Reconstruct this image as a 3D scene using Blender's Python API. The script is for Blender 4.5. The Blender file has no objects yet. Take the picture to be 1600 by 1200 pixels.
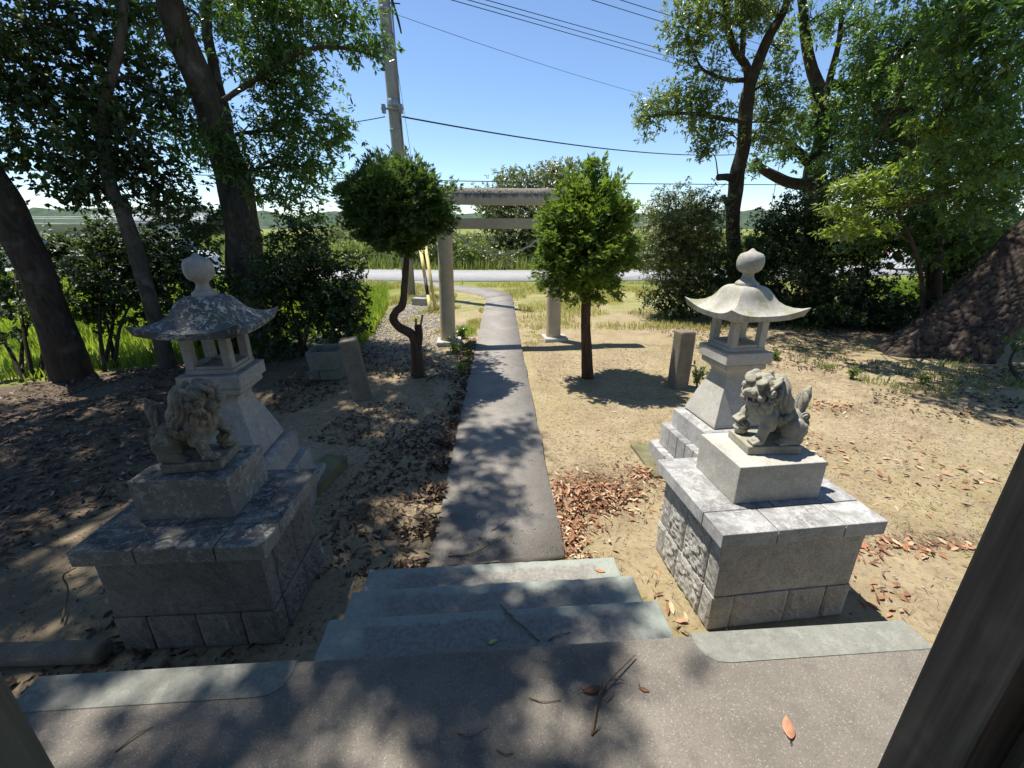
import bpy, bmesh, math, random
import numpy as np
from mathutils import Vector, Matrix, Euler

R = math.radians
rng = np.random.RandomState(7)
random.seed(7)
scene = bpy.context.scene
col = scene.collection

# ------------------------------------------------------------------ camera
CAM_H, PITCH, FPX = 2.10, R(20.0), 680.0       # photograph is 1600 x 1200
cam_d = bpy.data.cameras.new('camera')
cam = bpy.data.objects.new('camera', cam_d)
col.objects.link(cam)
cam.location = (0, 0, CAM_H)
cam.rotation_euler = (R(90) - PITCH, 0, 0)
cam_d.sensor_fit = 'HORIZONTAL'
cam_d.sensor_width = 36.0
cam_d.lens = 36.0 * FPX / 1600.0
cam_d.clip_start = 0.05
cam_d.clip_end = 3000.0
scene.camera = cam

# ------------------------------------------------------------------ sky, sun, exposure
SUN = Vector((-0.32, 0.22, 1.0)).normalized()  # towards the sun
world = bpy.data.worlds.new('World')
scene.world = world
world.use_nodes = True
wn = world.node_tree
wn.nodes.clear()
sky_n = wn.nodes.new('ShaderNodeTexSky')
sky_n.sky_type = 'NISHITA'
sky_n.sun_disc = False
sky_n.sun_elevation = math.asin(SUN.z)
sky_n.sun_rotation = math.atan2(SUN.x, SUN.y)
sky_n.altitude = 3200
sky_n.air_density = 1.3
sky_n.dust_density = 0.0
sky_n.ozone_density = 4.2
bg = wn.nodes.new('ShaderNodeBackground')
bg.inputs['Strength'].default_value = 0.106
wo = wn.nodes.new('ShaderNodeOutputWorld')
wn.links.new(sky_n.outputs[0], bg.inputs[0])
wn.links.new(bg.outputs[0], wo.inputs[0])
sun_d = bpy.data.lights.new('sun', 'SUN')
sun_d.energy = 4.6
sun_d.angle = R(0.55)
sun_d.color = (1.0, 0.94, 0.84)
sun = bpy.data.objects.new('sun', sun_d)
col.objects.link(sun)
sun.rotation_euler = SUN.to_track_quat('Z', 'Y').to_euler()
sun.location = (-6, 5, 20)

scene.view_settings.view_transform = 'Standard'
scene.view_settings.look = 'None'
scene.view_settings.exposure = 0.80
scene.view_settings.gamma = 1.0
scene.view_settings.use_curve_mapping = False
scene.render.engine = 'CYCLES'
scene.cycles.use_denoising = True
scene.cycles.max_bounces = 7
scene.cycles.transparent_max_bounces = 4

# ------------------------------------------------------------------ photo pixel -> place
def ang(v):
    return math.atan((v - 600.0) / FPX) + PITCH
def W(u, v, D):
    """point at forward distance D seen at pixel u, v"""
    z = CAM_H - D * math.tan(ang(v))
    zc = D * math.cos(PITCH) + (CAM_H - z) * math.sin(PITCH)
    return Vector(((u - 800.0) / FPX * zc, D, z))
def G(u, v, h=0.0):
    """point on the level h seen at pixel u, v"""
    return W(u, v, (CAM_H - h) / math.tan(ang(v)))
def mpp(D):
    return D * math.cos(PITCH) / FPX           # about metres per pixel at distance D

# ------------------------------------------------------------------ object helpers
def tag(o, label=None, cat=None, group=None, kind=None):
    if label: o['label'] = label
    if cat: o['category'] = cat
    if group: o['group'] = group
    if kind: o['kind'] = kind
    return o
def thing(name, label, cat, loc=(0, 0, 0), rotz=0.0, group=None):
    o = bpy.data.objects.new(name, None)
    o.empty_display_size = 0.1
    col.objects.link(o)
    o.location = loc
    o.rotation_euler = (0, 0, rotz)
    return tag(o, label, cat, group)
def link(name, me, mat=None, parent=None, loc=None):
    o = bpy.data.objects.new(name, me)
    col.objects.link(o)
    if mat is not None and len(me.materials) == 0:
        me.materials.append(mat)
    if parent is not None:
        o.parent = parent
    if loc is not None:
        o.location = loc
    return o
def mesh_np(name, V, F, smooth=False):
    """V (n,3); F list of (m,k) int arrays"""
    me = bpy.data.meshes.new(name)
    V = np.asarray(V, dtype=np.float32)
    me.vertices.add(len(V))
    me.vertices.foreach_set('co', V.ravel())
    F = [np.asarray(f, dtype=np.int32) for f in F if len(f)]
    nl = sum(f.size for f in F)
    npoly = sum(len(f) for f in F)
    me.loops.add(nl)
    me.loops.foreach_set('vertex_index', np.concatenate([f.ravel() for f in F]))
    me.polygons.add(npoly)
    tot = np.concatenate([np.full(len(f), f.shape[1], np.int32) for f in F])
    st = np.concatenate([[0], np.cumsum(tot)[:-1]]).astype(np.int32)
    me.polygons.foreach_set('loop_start', st)
    me.polygons.foreach_set('loop_total', tot)
    if smooth:
        me.polygons.foreach_set('use_smooth', np.ones(npoly, dtype=bool))
    me.update(calc_edges=True)
    return me
def bm_mesh(bm, name, smooth=False):
    me = bpy.data.meshes.new(name)
    bmesh.ops.recalc_face_normals(bm, faces=bm.faces)
    if smooth:
        for f in bm.faces: f.smooth = True
    bm.to_mesh(me)
    bm.free()
    return me
def box_bm(sx, sy, sz, bevel=0.0, top=(1, 1), seg=2):
    """box standing on z = 0, centred in x and y; top = scale of the top face"""
    bm = bmesh.new()
    vs = []
    for z, (kx, ky) in ((0, (1, 1)), (sz, top)):
        for x, y in ((-1, -1), (1, -1), (1, 1), (-1, 1)):
            vs.append(bm.verts.new((x * sx / 2 * kx, y * sy / 2 * ky, z)))
    for f in ((3, 2, 1, 0), (4, 5, 6, 7), (0, 1, 5, 4), (1, 2, 6, 5), (2, 3, 7, 6), (3, 0, 4, 7)):
        bm.faces.new([vs[i] for i in f])
    if bevel:
        bmesh.ops.bevel(bm, geom=list(bm.edges), offset=bevel, segments=seg, affect='EDGES', profile=0.5)
    return bm
def box(name, mat, parent, size, loc, bevel=0.004, rot=(0, 0, 0), top=(1, 1), jitter=0.0, wear=0.0):
    bm = box_bm(*size, bevel=bevel, top=top)
    if wear:                                    # chipped, slightly wavy arrises
        for axis in (0, 1):
            ed = [e for e in bm.edges if e.calc_length() > 0.12 and abs((e.verts[0].co - e.verts[1].co).normalized()[axis]) > 0.99]
            if ed: bmesh.ops.subdivide_edges(bm, edges=ed, cuts=int(min(40, size[axis] / 0.03)), use_grid_fill=True)
        P = np.array([v.co[:] for v in bm.verts]) + np.array(loc) * 1.7
        a, b, c = (smooth_noise3(P, 17.0, 61 + k) + 0.7 * smooth_noise3(P, 48.0, 65 + k) for k in range(3))
        chip = np.clip(smooth_noise3(P, 26.0, 71) - 0.45, 0, 1) * 5
        for i, v in enumerate(bm.verts):
            if v.co.z < 0.02: continue
            ex = size[0] / 2 - abs(v.co.x) < bevel * 1.2; ey = size[1] / 2 - abs(v.co.y) < bevel * 1.2
            if ex: v.co.x -= math.copysign(wear * (0.5 * abs(a[i]) + chip[i]), v.co.x)
            if ey: v.co.y -= math.copysign(wear * (0.5 * abs(b[i]) + chip[i]), v.co.y)
            if ex or ey: v.co.z -= wear * 0.5 * (abs(c[i]) + chip[i])
            else: v.co.z += wear * 0.3 * c[i]
    if jitter:
        for v in bm.verts:
            v.co += Vector(rng.normal(0, jitter, 3))
    o = link(name, bm_mesh(bm, name), mat, parent, loc)
    o.rotation_euler = rot
    return o
def lathe(name, prof, n=28, smooth=True, wob=0.0):
    """prof: list of (r, z)"""
    V, F = [], []
    for r, z in prof:
        for k in range(n):
            a = 2 * math.pi * k / n
            rr = r * (1 + wob * math.sin(3 * a + z * 9))
            V.append((rr * math.cos(a), rr * math.sin(a), z))
    m = len(prof)
    for i in range(m - 1):
        for k in range(n):
            F.append((i * n + k, i * n + (k + 1) % n, (i + 1) * n + (k + 1) % n, (i + 1) * n + k))
    V.append((0, 0, prof[0][1])); V.append((0, 0, prof[-1][1]))
    T = []
    for k in range(n):
        T.append((len(V) - 2, (k + 1) % n, k))
        T.append((len(V) - 1, (m - 1) * n + k, (m - 1) * n + (k + 1) % n))
    return mesh_np(name, V, [np.array(F), np.array(T)], smooth)
def catmull(P, k=6):
    P = [np.array(p, float) for p in P]
    if len(P) < 3: return np.array([P[0] + (P[-1] - P[0]) * t for t in np.linspace(0, 1, k + 1)])
    Q = [2 * P[0] - P[1]] + P + [2 * P[-1] - P[-2]]
    out = []
    for i in range(1, len(Q) - 2):
        for j in range(k):
            t = j / k
            a, b, c, d = Q[i - 1:i + 3]
            out.append(0.5 * ((2 * b) + (c - a) * t + (2 * a - 5 * b + 4 * c - d) * t * t + (3 * b - a - 3 * c + d) * t ** 3))
    out.append(P[-1])
    return np.array(out)
def tube_arrays(P, rad, n=8, wob=0.0, phase=0.0, cap=True):
    P = np.asarray(P, float)
    m = len(P)
    rad = np.interp(np.linspace(0, 1, m), np.linspace(0, 1, len(rad)), rad) if len(rad) != m else np.asarray(rad, float)
    T = np.gradient(P, axis=0)
    T /= np.linalg.norm(T, axis=1)[:, None] + 1e-9
    up = np.array([0, 0, 1.0]) if abs(T[0][2]) < 0.9 else np.array([1.0, 0, 0])
    A = np.cross(T[0], up); A /= np.linalg.norm(A)
    V = np.zeros((m, n, 3))
    th = np.arange(n) * 2 * math.pi / n
    for i in range(m):
        A = A - T[i] * A.dot(T[i]); A /= np.linalg.norm(A) + 1e-9
        B = np.cross(T[i], A)
        rr = rad[i] * (1 + wob * (np.sin(2 * th + phase + i * 0.5) * 0.6 + np.sin(5 * th + i * 0.9 + phase) * 0.4))
        V[i] = P[i] + rr[:, None] * (np.cos(th)[:, None] * A + np.sin(th)[:, None] * B)
    V = V.reshape(-1, 3)
    i, k = np.meshgrid(np.arange(m - 1), np.arange(n), indexing='ij')
    F = np.stack([i * n + k, i * n + (k + 1) % n, (i + 1) * n + (k + 1) % n, (i + 1) * n + k], -1).reshape(-1, 4)
    Tm = np.zeros((0, 3), int)
    if cap:
        V = np.vstack([V, P[:1], P[-1:]])
        k = np.arange(n)
        Tm = np.vstack([np.stack([np.full(n, m * n), (k + 1) % n, k], -1),
                        np.stack([np.full(n, m * n + 1), (m - 1) * n + k, (m - 1) * n + (k + 1) % n], -1)])
    return V, F, Tm
class Bag:
    """collects tubes into one mesh"""
    def __init__(s): s.V, s.Q, s.T, s.n = [], [], [], 0
    def tube(s, P, rad, n=6, wob=0.0, phase=0.0):
        V, F, T = tube_arrays(P, rad, n, wob, phase)
        s.V.append(V); s.Q.append(F + s.n); s.T.append(T + s.n); s.n += len(V)
    def mesh(s, name, smooth=True):
        return mesh_np(name, np.vstack(s.V), [np.vstack(s.Q), np.vstack(s.T)], smooth)
def smooth_noise3(P, freq, seed=0):
    """cheap value noise on points, about -1..1"""
    r = np.random.RandomState(seed)
    g = r.uniform(-1, 1, (16, 16, 16))
    Q = np.asarray(P) * freq + 100.0
    i = np.floor(Q).astype(int); f = Q - i; f = f * f * (3 - 2 * f)
    i0 = i % 16; i1 = (i + 1) % 16
    def at(a, b, c): return g[a[:, 0], b[:, 1], c[:, 2]]
    x, y, z = f[:, 0], f[:, 1], f[:, 2]
    c00 = at(i0, i0, i0) * (1 - x) + at(i1, i0, i0) * x
    c10 = at(i0, i1, i0) * (1 - x) + at(i1, i1, i0) * x
    c01 = at(i0, i0, i1) * (1 - x) + at(i1, i0, i1) * x
    c11 = at(i0, i1, i1) * (1 - x) + at(i1, i1, i1) * x
    return (c00 * (1 - y) + c10 * y) * (1 - z) + (c01 * (1 - y) + c11 * y) * z

# ------------------------------------------------------------------ materials
class NT:
    def __init__(s, name):
        s.m = bpy.data.materials.new(name)
        s.m.use_nodes = True
        s.t = s.m.node_tree
        s.t.nodes.clear()
        s.out = s.t.nodes.new('ShaderNodeOutputMaterial')
    def n(s, typ, ins=None, **kw):
        nd = s.t.nodes.new('ShaderNode' + typ)
        for k, v in kw.items(): setattr(nd, k, v)
        for k, v in (ins or {}).items():
            if hasattr(v, 'is_linked') or isinstance(v, bpy.types.NodeSocket):
                s.t.links.new(v, nd.inputs[k])
            else:
                if isinstance(v, tuple) and len(v) == 3 and nd.inputs[k].type == 'RGBA': v = v + (1,)
                nd.inputs[k].default_value = v
        return nd
    def noise(s, co, scale, detail=4, rough=0.55, dist=0.0):
        return s.n('TexNoise', {'Vector': co, 'Scale': scale, 'Detail': detail, 'Roughness': rough, 'Distortion': dist}).outputs['Fac']
    def ramp(s, fac, *stops, mode='LINEAR'):
        nd = s.n('ValToRGB', {'Fac': fac})
        nd.color_ramp.interpolation = mode
        el = nd.color_ramp.elements
        while len(el) < len(stops): el.new(0.5)
        for e, (p, c) in zip(el, stops):
            e.position = p
            e.color = c + (1,) if isinstance(c, tuple) else (c, c, c, 1)
        return nd.outputs[0]
    def mix(s, fac, a, b, mode='MIX'):
        nd = s.n('Mix', data_type='RGBA', blend_type=mode)
        for key, v in ((0, fac), (6, a), (7, b)):
            if isinstance(v, bpy.types.NodeSocket): s.t.links.new(v, nd.inputs[key])
            else: nd.inputs[key].default_value = (v + (1,)) if isinstance(v, tuple) else v
        return nd.outputs[2]
    def math(s, op, a, b=0.0, clamp=False):
        nd = s.n('Math', operation=op, use_clamp=clamp)
        for key, v in ((0, a), (1, b)):
            if isinstance(v, bpy.types.NodeSocket): s.t.links.new(v, nd.inputs[key])
            else: nd.inputs[key].default_value = v
        return nd.outputs[0]
    def bump(s, h, strength=0.3, dist=0.01):
        return s.n('Bump', {'Height': h, 'Strength': strength, 'Distance': dist}).outputs[0]
    def done(s, color, rough=0.85, normal=None, spec=0.3, **extra):
        ins = {'Base Color': color, 'Roughness': rough, 'Specular IOR Level': spec}
        ins.update(extra)
        if normal is not None: ins['Normal'] = normal
        b = s.n('BsdfPrincipled', ins)
        s.t.links.new(b.outputs[0], s.out.inputs[0])
        return s.m

def stone_mat(name, base, dark, lichen=(0.62, 0.64, 0.58), lich=0.0, stain=0.5, moss=0.0, speck=0.5, upstain=0.0, bump=0.35):
    m = NT(name)
    geo = m.n('NewGeometry')
    co = geo.outputs['Position']
    n1 = m.noise(co, 2.6, 6, 0.62, 0.4)
    n2 = m.noise(co, 160, 2, 0.6)
    n3 = m.noise(co, 18, 5, 0.7)
    vor = m.n('TexVoronoi', {'Vector': co, 'Scale': 260.0}).outputs['Color']
    vv = m.n('SeparateColor', {'Color': vor}).outputs[0]
    c = m.mix(m.ramp(n1, (0.5 - 0.25 * stain, 0.0), (0.72, 1.0)), dark, base)
    c = m.mix(m.math('MULTIPLY', m.ramp(n3, (0.42, 0.0), (0.66, 1.0)), 0.35 * stain + 0.1), c, tuple(x * 0.55 for x in dark))
    c = m.mix(m.math('MULTIPLY', m.ramp(vv, (0.0, 1.0), (0.30, 0.0)), speck * 0.55), c, tuple(x * 0.35 for x in dark))
    c = m.mix(m.math('MULTIPLY', m.ramp(vv, (0.72, 0.0), (0.95, 1.0)), speck * 0.45), c, tuple(min(0.85, x * 1.45) for x in base))
    up = m.n('SeparateXYZ', {'Vector': geo.outputs['Normal']}).outputs[2]
    if upstain:                                 # black rain crust on upward faces, in patches
        n5 = m.noise(co, 7.0, 7, 0.72, 0.8)
        f = m.math('MULTIPLY', m.ramp(up, (0.45, 0.0), (0.85, 1.0)), m.ramp(n5, (0.40, 0.0), (0.56, 1.0)))
        c = m.mix(m.math('MULTIPLY', f, upstain), c, (0.05, 0.05, 0.052))
    if moss:
        n4 = m.noise(co, 5.5, 4, 0.6)
        c = m.mix(m.math('MULTIPLY', m.ramp(n4, (0.5, 0.0), (0.66, 1.0)), moss), c, (0.20, 0.22, 0.07))
    if lich:
        n6 = m.noise(co, 26, 5, 0.78, 0.6)
        n7 = m.noise(co, 6, 3, 0.5)
        f = m.math('MULTIPLY', m.ramp(n6, (0.52, 0.0), (0.58, 1.0)), m.ramp(n7, (0.33, 0.0), (0.52, 1.0)))
        c = m.mix(m.math('MULTIPLY', f, lich), c, lichen)
    h = m.math('ADD', m.math('MULTIPLY', n2, 0.5), m.math('MULTIPLY', n3, 0.9))
    return m.done(c, 0.9, m.bump(h, bump, 0.006), 0.25)

def leaf_mat(name, dark, light, trans, rough=0.33, tfac=0.35, spec=0.6):
    m = NT(name)
    geo = m.n('NewGeometry')
    ri = geo.outputs['Random Per Island']
    n1 = m.noise(geo.outputs['Position'], 1.3, 3, 0.6)
    f = m.math('ADD', m.math('MULTIPLY', ri, 0.65), m.math('MULTIPLY', m.ramp(n1, (0.3, 0.0), (0.7, 1.0)), 0.35))
    c = m.mix(f, dark, light)
    # a few yellowing leaves
    c = m.mix(m.math('MULTIPLY', m.math('GREATER_THAN', ri, 0.985), 0.7), c, (0.30, 0.22, 0.04))
    b = m.n('BsdfPrincipled', {'Base Color': c, 'Roughness': rough, 'Specular IOR Level': spec})
    tc = m.mix(f, tuple(x * 0.7 for x in trans), trans)
    t = m.n('BsdfTranslucent', {'Color': tc})
    mx = m.n('MixShader', {0: tfac, 1: b.outputs[0], 2: t.outputs[0]})
    m.t.links.new(mx.outputs[0], m.out.inputs[0])
    return m.m

def bark_mat(name, a, b, scale=9.0, stretch=0.25, strength=0.8, patch=None):
    m = NT(name)
    co = m.n('NewGeometry').outputs['Position']
    mp = m.n('Mapping', {'Vector': co, 'Scale': (1, 1, stretch)}).outputs[0]
    n1 = m.noise(mp, scale, 6, 0.7, 1.2)
    n2 = m.noise(mp, scale * 5, 4, 0.6)
    c = m.mix(m.ramp(n1, (0.35, 0.0), (0.68, 1.0)), b, a)
    if patch:
        n3 = m.noise(co, 3.0, 5, 0.65)
        c = m.mix(m.ramp(n3, (0.55, 0.0), (0.68, 0.75)), c, patch)
    h = m.math('ADD', n1, m.math('MULTIPLY', n2, 0.4))
    return m.done(c, 0.95, m.bump(h, strength, 0.03), 0.15)

def plate_bark(name):
    """plated bark: 'crack' and 'plate' are stored on the trunk with its carved relief"""
    m = NT(name)
    co = m.n('NewGeometry').outputs['Position']
    crack = m.n('Attribute', attribute_name='crack').outputs['Fac']
    plate = m.n('Attribute', attribute_name='plate').outputs['Fac']
    n2 = m.noise(co, 60, 5, 0.75); n3 = m.noise(co, 9, 4, 0.6)
    c = m.mix(plate, (0.062, 0.047, 0.039), (0.122, 0.098, 0.083))
    c = m.mix(m.math('MULTIPLY', m.ramp(n3, (0.55, 0.0), (0.66, 1.0)), 0.5), c, (0.24, 0.20, 0.17))
    c = m.mix(m.math('MULTIPLY', m.ramp(n2, (0.4, 0.0), (0.62, 1.0)), 0.6), c, (0.060, 0.044, 0.036))
    c = m.mix(m.ramp(crack, (0.05, 1.0), (0.55, 0.0)), c, (0.026, 0.019, 0.016))
    return m.done(c, 0.95, m.bump(n2, 0.9, 0.02), 0.12)
def flat_mat(name, color, rough=0.7, var=0.25, scale=12.0, bump=0.1, spec=0.3, metallic=0.0):
    m = NT(name)
    co = m.n('NewGeometry').outputs['Position']
    n1 = m.noise(co, scale, 5, 0.65)
    c = m.mix(m.ramp(n1, (0.3, 0.0), (0.7, 1.0)), tuple(x * (1 - var) for x in color), tuple(min(1, x * (1 + var)) for x in color))
    return m.done(c, rough, m.bump(n1, bump, 0.01), spec, Metallic=metallic)

M = {}
M['granite_pale'] = stone_mat('granite_pale', (0.54, 0.52, 0.475), (0.37, 0.355, 0.32), lich=0.25, stain=0.35, moss=0.10)
M['granite_white'] = stone_mat('granite_white', (0.56, 0.56, 0.55), (0.30, 0.30, 0.30), stain=0.5, upstain=0.45, lich=0.3, lichen=(0.72, 0.72, 0.70))
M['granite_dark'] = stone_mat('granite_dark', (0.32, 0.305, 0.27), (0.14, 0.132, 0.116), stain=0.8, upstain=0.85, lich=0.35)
M['granite_shade'] = stone_mat('granite_shade', (0.42, 0.40, 0.365), (0.265, 0.25, 0.225), stain=0.5, lich=0.2, upstain=0.35)  # darker copy of the pale granite, toned down for the lantern in shade
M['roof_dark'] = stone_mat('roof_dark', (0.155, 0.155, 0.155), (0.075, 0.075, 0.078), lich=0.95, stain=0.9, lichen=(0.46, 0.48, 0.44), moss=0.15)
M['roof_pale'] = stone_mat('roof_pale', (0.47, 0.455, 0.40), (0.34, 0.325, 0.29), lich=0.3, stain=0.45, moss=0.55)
M['rock_face'] = stone_mat('rock_face', (0.50, 0.485, 0.45), (0.29, 0.28, 0.255), stain=0.7, speck=0.9, bump=0.8)
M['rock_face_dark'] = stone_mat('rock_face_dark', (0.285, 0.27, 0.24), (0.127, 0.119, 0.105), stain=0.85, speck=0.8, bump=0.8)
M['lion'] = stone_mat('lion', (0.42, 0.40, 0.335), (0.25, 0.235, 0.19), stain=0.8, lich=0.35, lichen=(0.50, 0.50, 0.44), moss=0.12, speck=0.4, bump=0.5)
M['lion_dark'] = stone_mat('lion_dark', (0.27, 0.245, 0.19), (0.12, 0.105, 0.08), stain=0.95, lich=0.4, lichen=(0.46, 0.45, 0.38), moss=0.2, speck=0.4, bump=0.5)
M['post_stone'] = stone_mat('post_stone', (0.26, 0.225, 0.18), (0.14, 0.115, 0.09), stain=0.8, moss=0.2)
M['basin'] = stone_mat('basin', (0.23, 0.23, 0.20), (0.13, 0.13, 0.115), stain=0.7, moss=0.25)
M['slab_mossy'] = stone_mat('slab_mossy', (0.22, 0.20, 0.13), (0.12, 0.11, 0.06), stain=0.8, moss=0.7)
M['torii'] = stone_mat('torii', (0.60, 0.51, 0.35), (0.48, 0.395, 0.26), stain=0.5, moss=0.1, lich=0.1)
M['torii_crust'] = stone_mat('torii_crust', (0.34, 0.29, 0.215), (0.24, 0.20, 0.14), stain=0.7, upstain=0.0, lich=0.2)
M['pole'] = stone_mat('pole', (0.40, 0.39, 0.37), (0.30, 0.29, 0.27), stain=0.6, speck=0.2)
M['cement'] = stone_mat('cement', (0.265, 0.270, 0.238), (0.185, 0.190, 0.168), stain=0.7, speck=0.35, lich=0.1, bump=0.25)
M['bark'] = bark_mat('bark', (0.085, 0.064, 0.046), (0.032, 0.025, 0.020), patch=(0.12, 0.105, 0.085))
M['bark_grey'] = bark_mat('bark_grey', (0.105, 0.090, 0.070), (0.042, 0.036, 0.029), patch=(0.16, 0.15, 0.13))
M['bark_red'] = bark_mat('bark_red', (0.135, 0.080, 0.052), (0.055, 0.034, 0.024), scale=14, stretch=0.12)
M['bark_pine'] = plate_bark('bark_pine')
M['leaf'] = leaf_mat('leaf', (0.030, 0.068, 0.018), (0.086, 0.150, 0.036), (0.25, 0.45, 0.06), tfac=0.38)
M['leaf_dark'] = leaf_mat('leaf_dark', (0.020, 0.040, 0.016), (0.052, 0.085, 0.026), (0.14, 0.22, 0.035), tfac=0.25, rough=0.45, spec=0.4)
M['leaf_light'] = leaf_mat('leaf_light', (0.050, 0.090, 0.022), (0.125, 0.180, 0.044), (0.36, 0.48, 0.07), tfac=0.38)
M['leaf_spray_lit'] = leaf_mat('leaf_spray_lit', (0.080, 0.130, 0.022), (0.170, 0.230, 0.045), (0.45, 0.60, 0.08), tfac=0.42)  # new-leaf green, brightened in the colour so the sprays read as sunlit
M['leaf_pale'] = leaf_mat('leaf_pale', (0.075, 0.105, 0.038), (0.150, 0.175, 0.065), (0.28, 0.34, 0.08))
M['hinoki'] = leaf_mat('hinoki', (0.050, 0.090, 0.016), (0.130, 0.205, 0.036), (0.36, 0.55, 0.05), rough=0.6, tfac=0.34, spec=0.25)
M['hinoki_dark'] = leaf_mat('hinoki_dark', (0.028, 0.058, 0.018), (0.075, 0.128, 0.032), (0.24, 0.40, 0.05), rough=0.6, tfac=0.28, spec=0.25)
M['grass'] = leaf_mat('grass', (0.10, 0.17, 0.020), (0.20, 0.27, 0.040), (0.42, 0.58, 0.05), rough=0.6, tfac=0.45, spec=0.2)
M['grass_dry'] = leaf_mat('grass_dry', (0.22, 0.235, 0.055), (0.46, 0.40, 0.17), (0.62, 0.60, 0.18), rough=0.7, tfac=0.5, spec=0.2)
M['weed'] = leaf_mat('weed', (0.085, 0.125, 0.028), (0.19, 0.235, 0.065), (0.36, 0.44, 0.09), rough=0.5)

def litter_mat(name, stops, rough=0.6):
    m = NT(name)
    geo = m.n('NewGeometry')
    c = m.ramp(geo.outputs['Random Per Island'], *stops)
    n1 = m.noise(geo.outputs['Position'], 60, 3, 0.6)
    c = m.mix(0.35, c, m.ramp(n1, (0.3, 0.25), (0.7, 1.0)), 'MULTIPLY')
    return m.done(c, rough, None, 0.15)
M['litter'] = litter_mat('litter', [(0.0, (0.035, 0.023, 0.017)), (0.45, (0.085, 0.052, 0.035)), (0.75, (0.16, 0.095, 0.06)), (0.93, (0.28, 0.20, 0.135)), (1.0, (0.44, 0.38, 0.30))])
M['litter_orange'] = litter_mat('litter_orange', [(0.0, (0.17, 0.085, 0.055)), (0.35, (0.36, 0.17, 0.095)), (0.7, (0.52, 0.31, 0.18)), (1.0, (0.62, 0.50, 0.34))])
M['litter_debris'] = litter_mat('litter_debris', [(0.0, (0.05, 0.035, 0.025)), (0.5, (0.17, 0.12, 0.08)), (1.0, (0.36, 0.27, 0.18))], 0.9)
M['gravel'] = litter_mat('gravel', [(0.0, (0.22, 0.20, 0.18)), (0.5, (0.40, 0.37, 0.33)), (1.0, (0.58, 0.55, 0.50))], 0.9)
# ================================================================== the setting
def smoothstep_node(m, v, a, b):
    nd = m.n('MapRange', interpolation_type='SMOOTHSTEP')
    for k, x in (('Value', v), ('From Min', a), ('From Max', b)):
        if isinstance(x, bpy.types.NodeSocket): m.t.links.new(x, nd.inputs[k])
        else: nd.inputs[k].default_value = x
    return nd.outputs[0]

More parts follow.
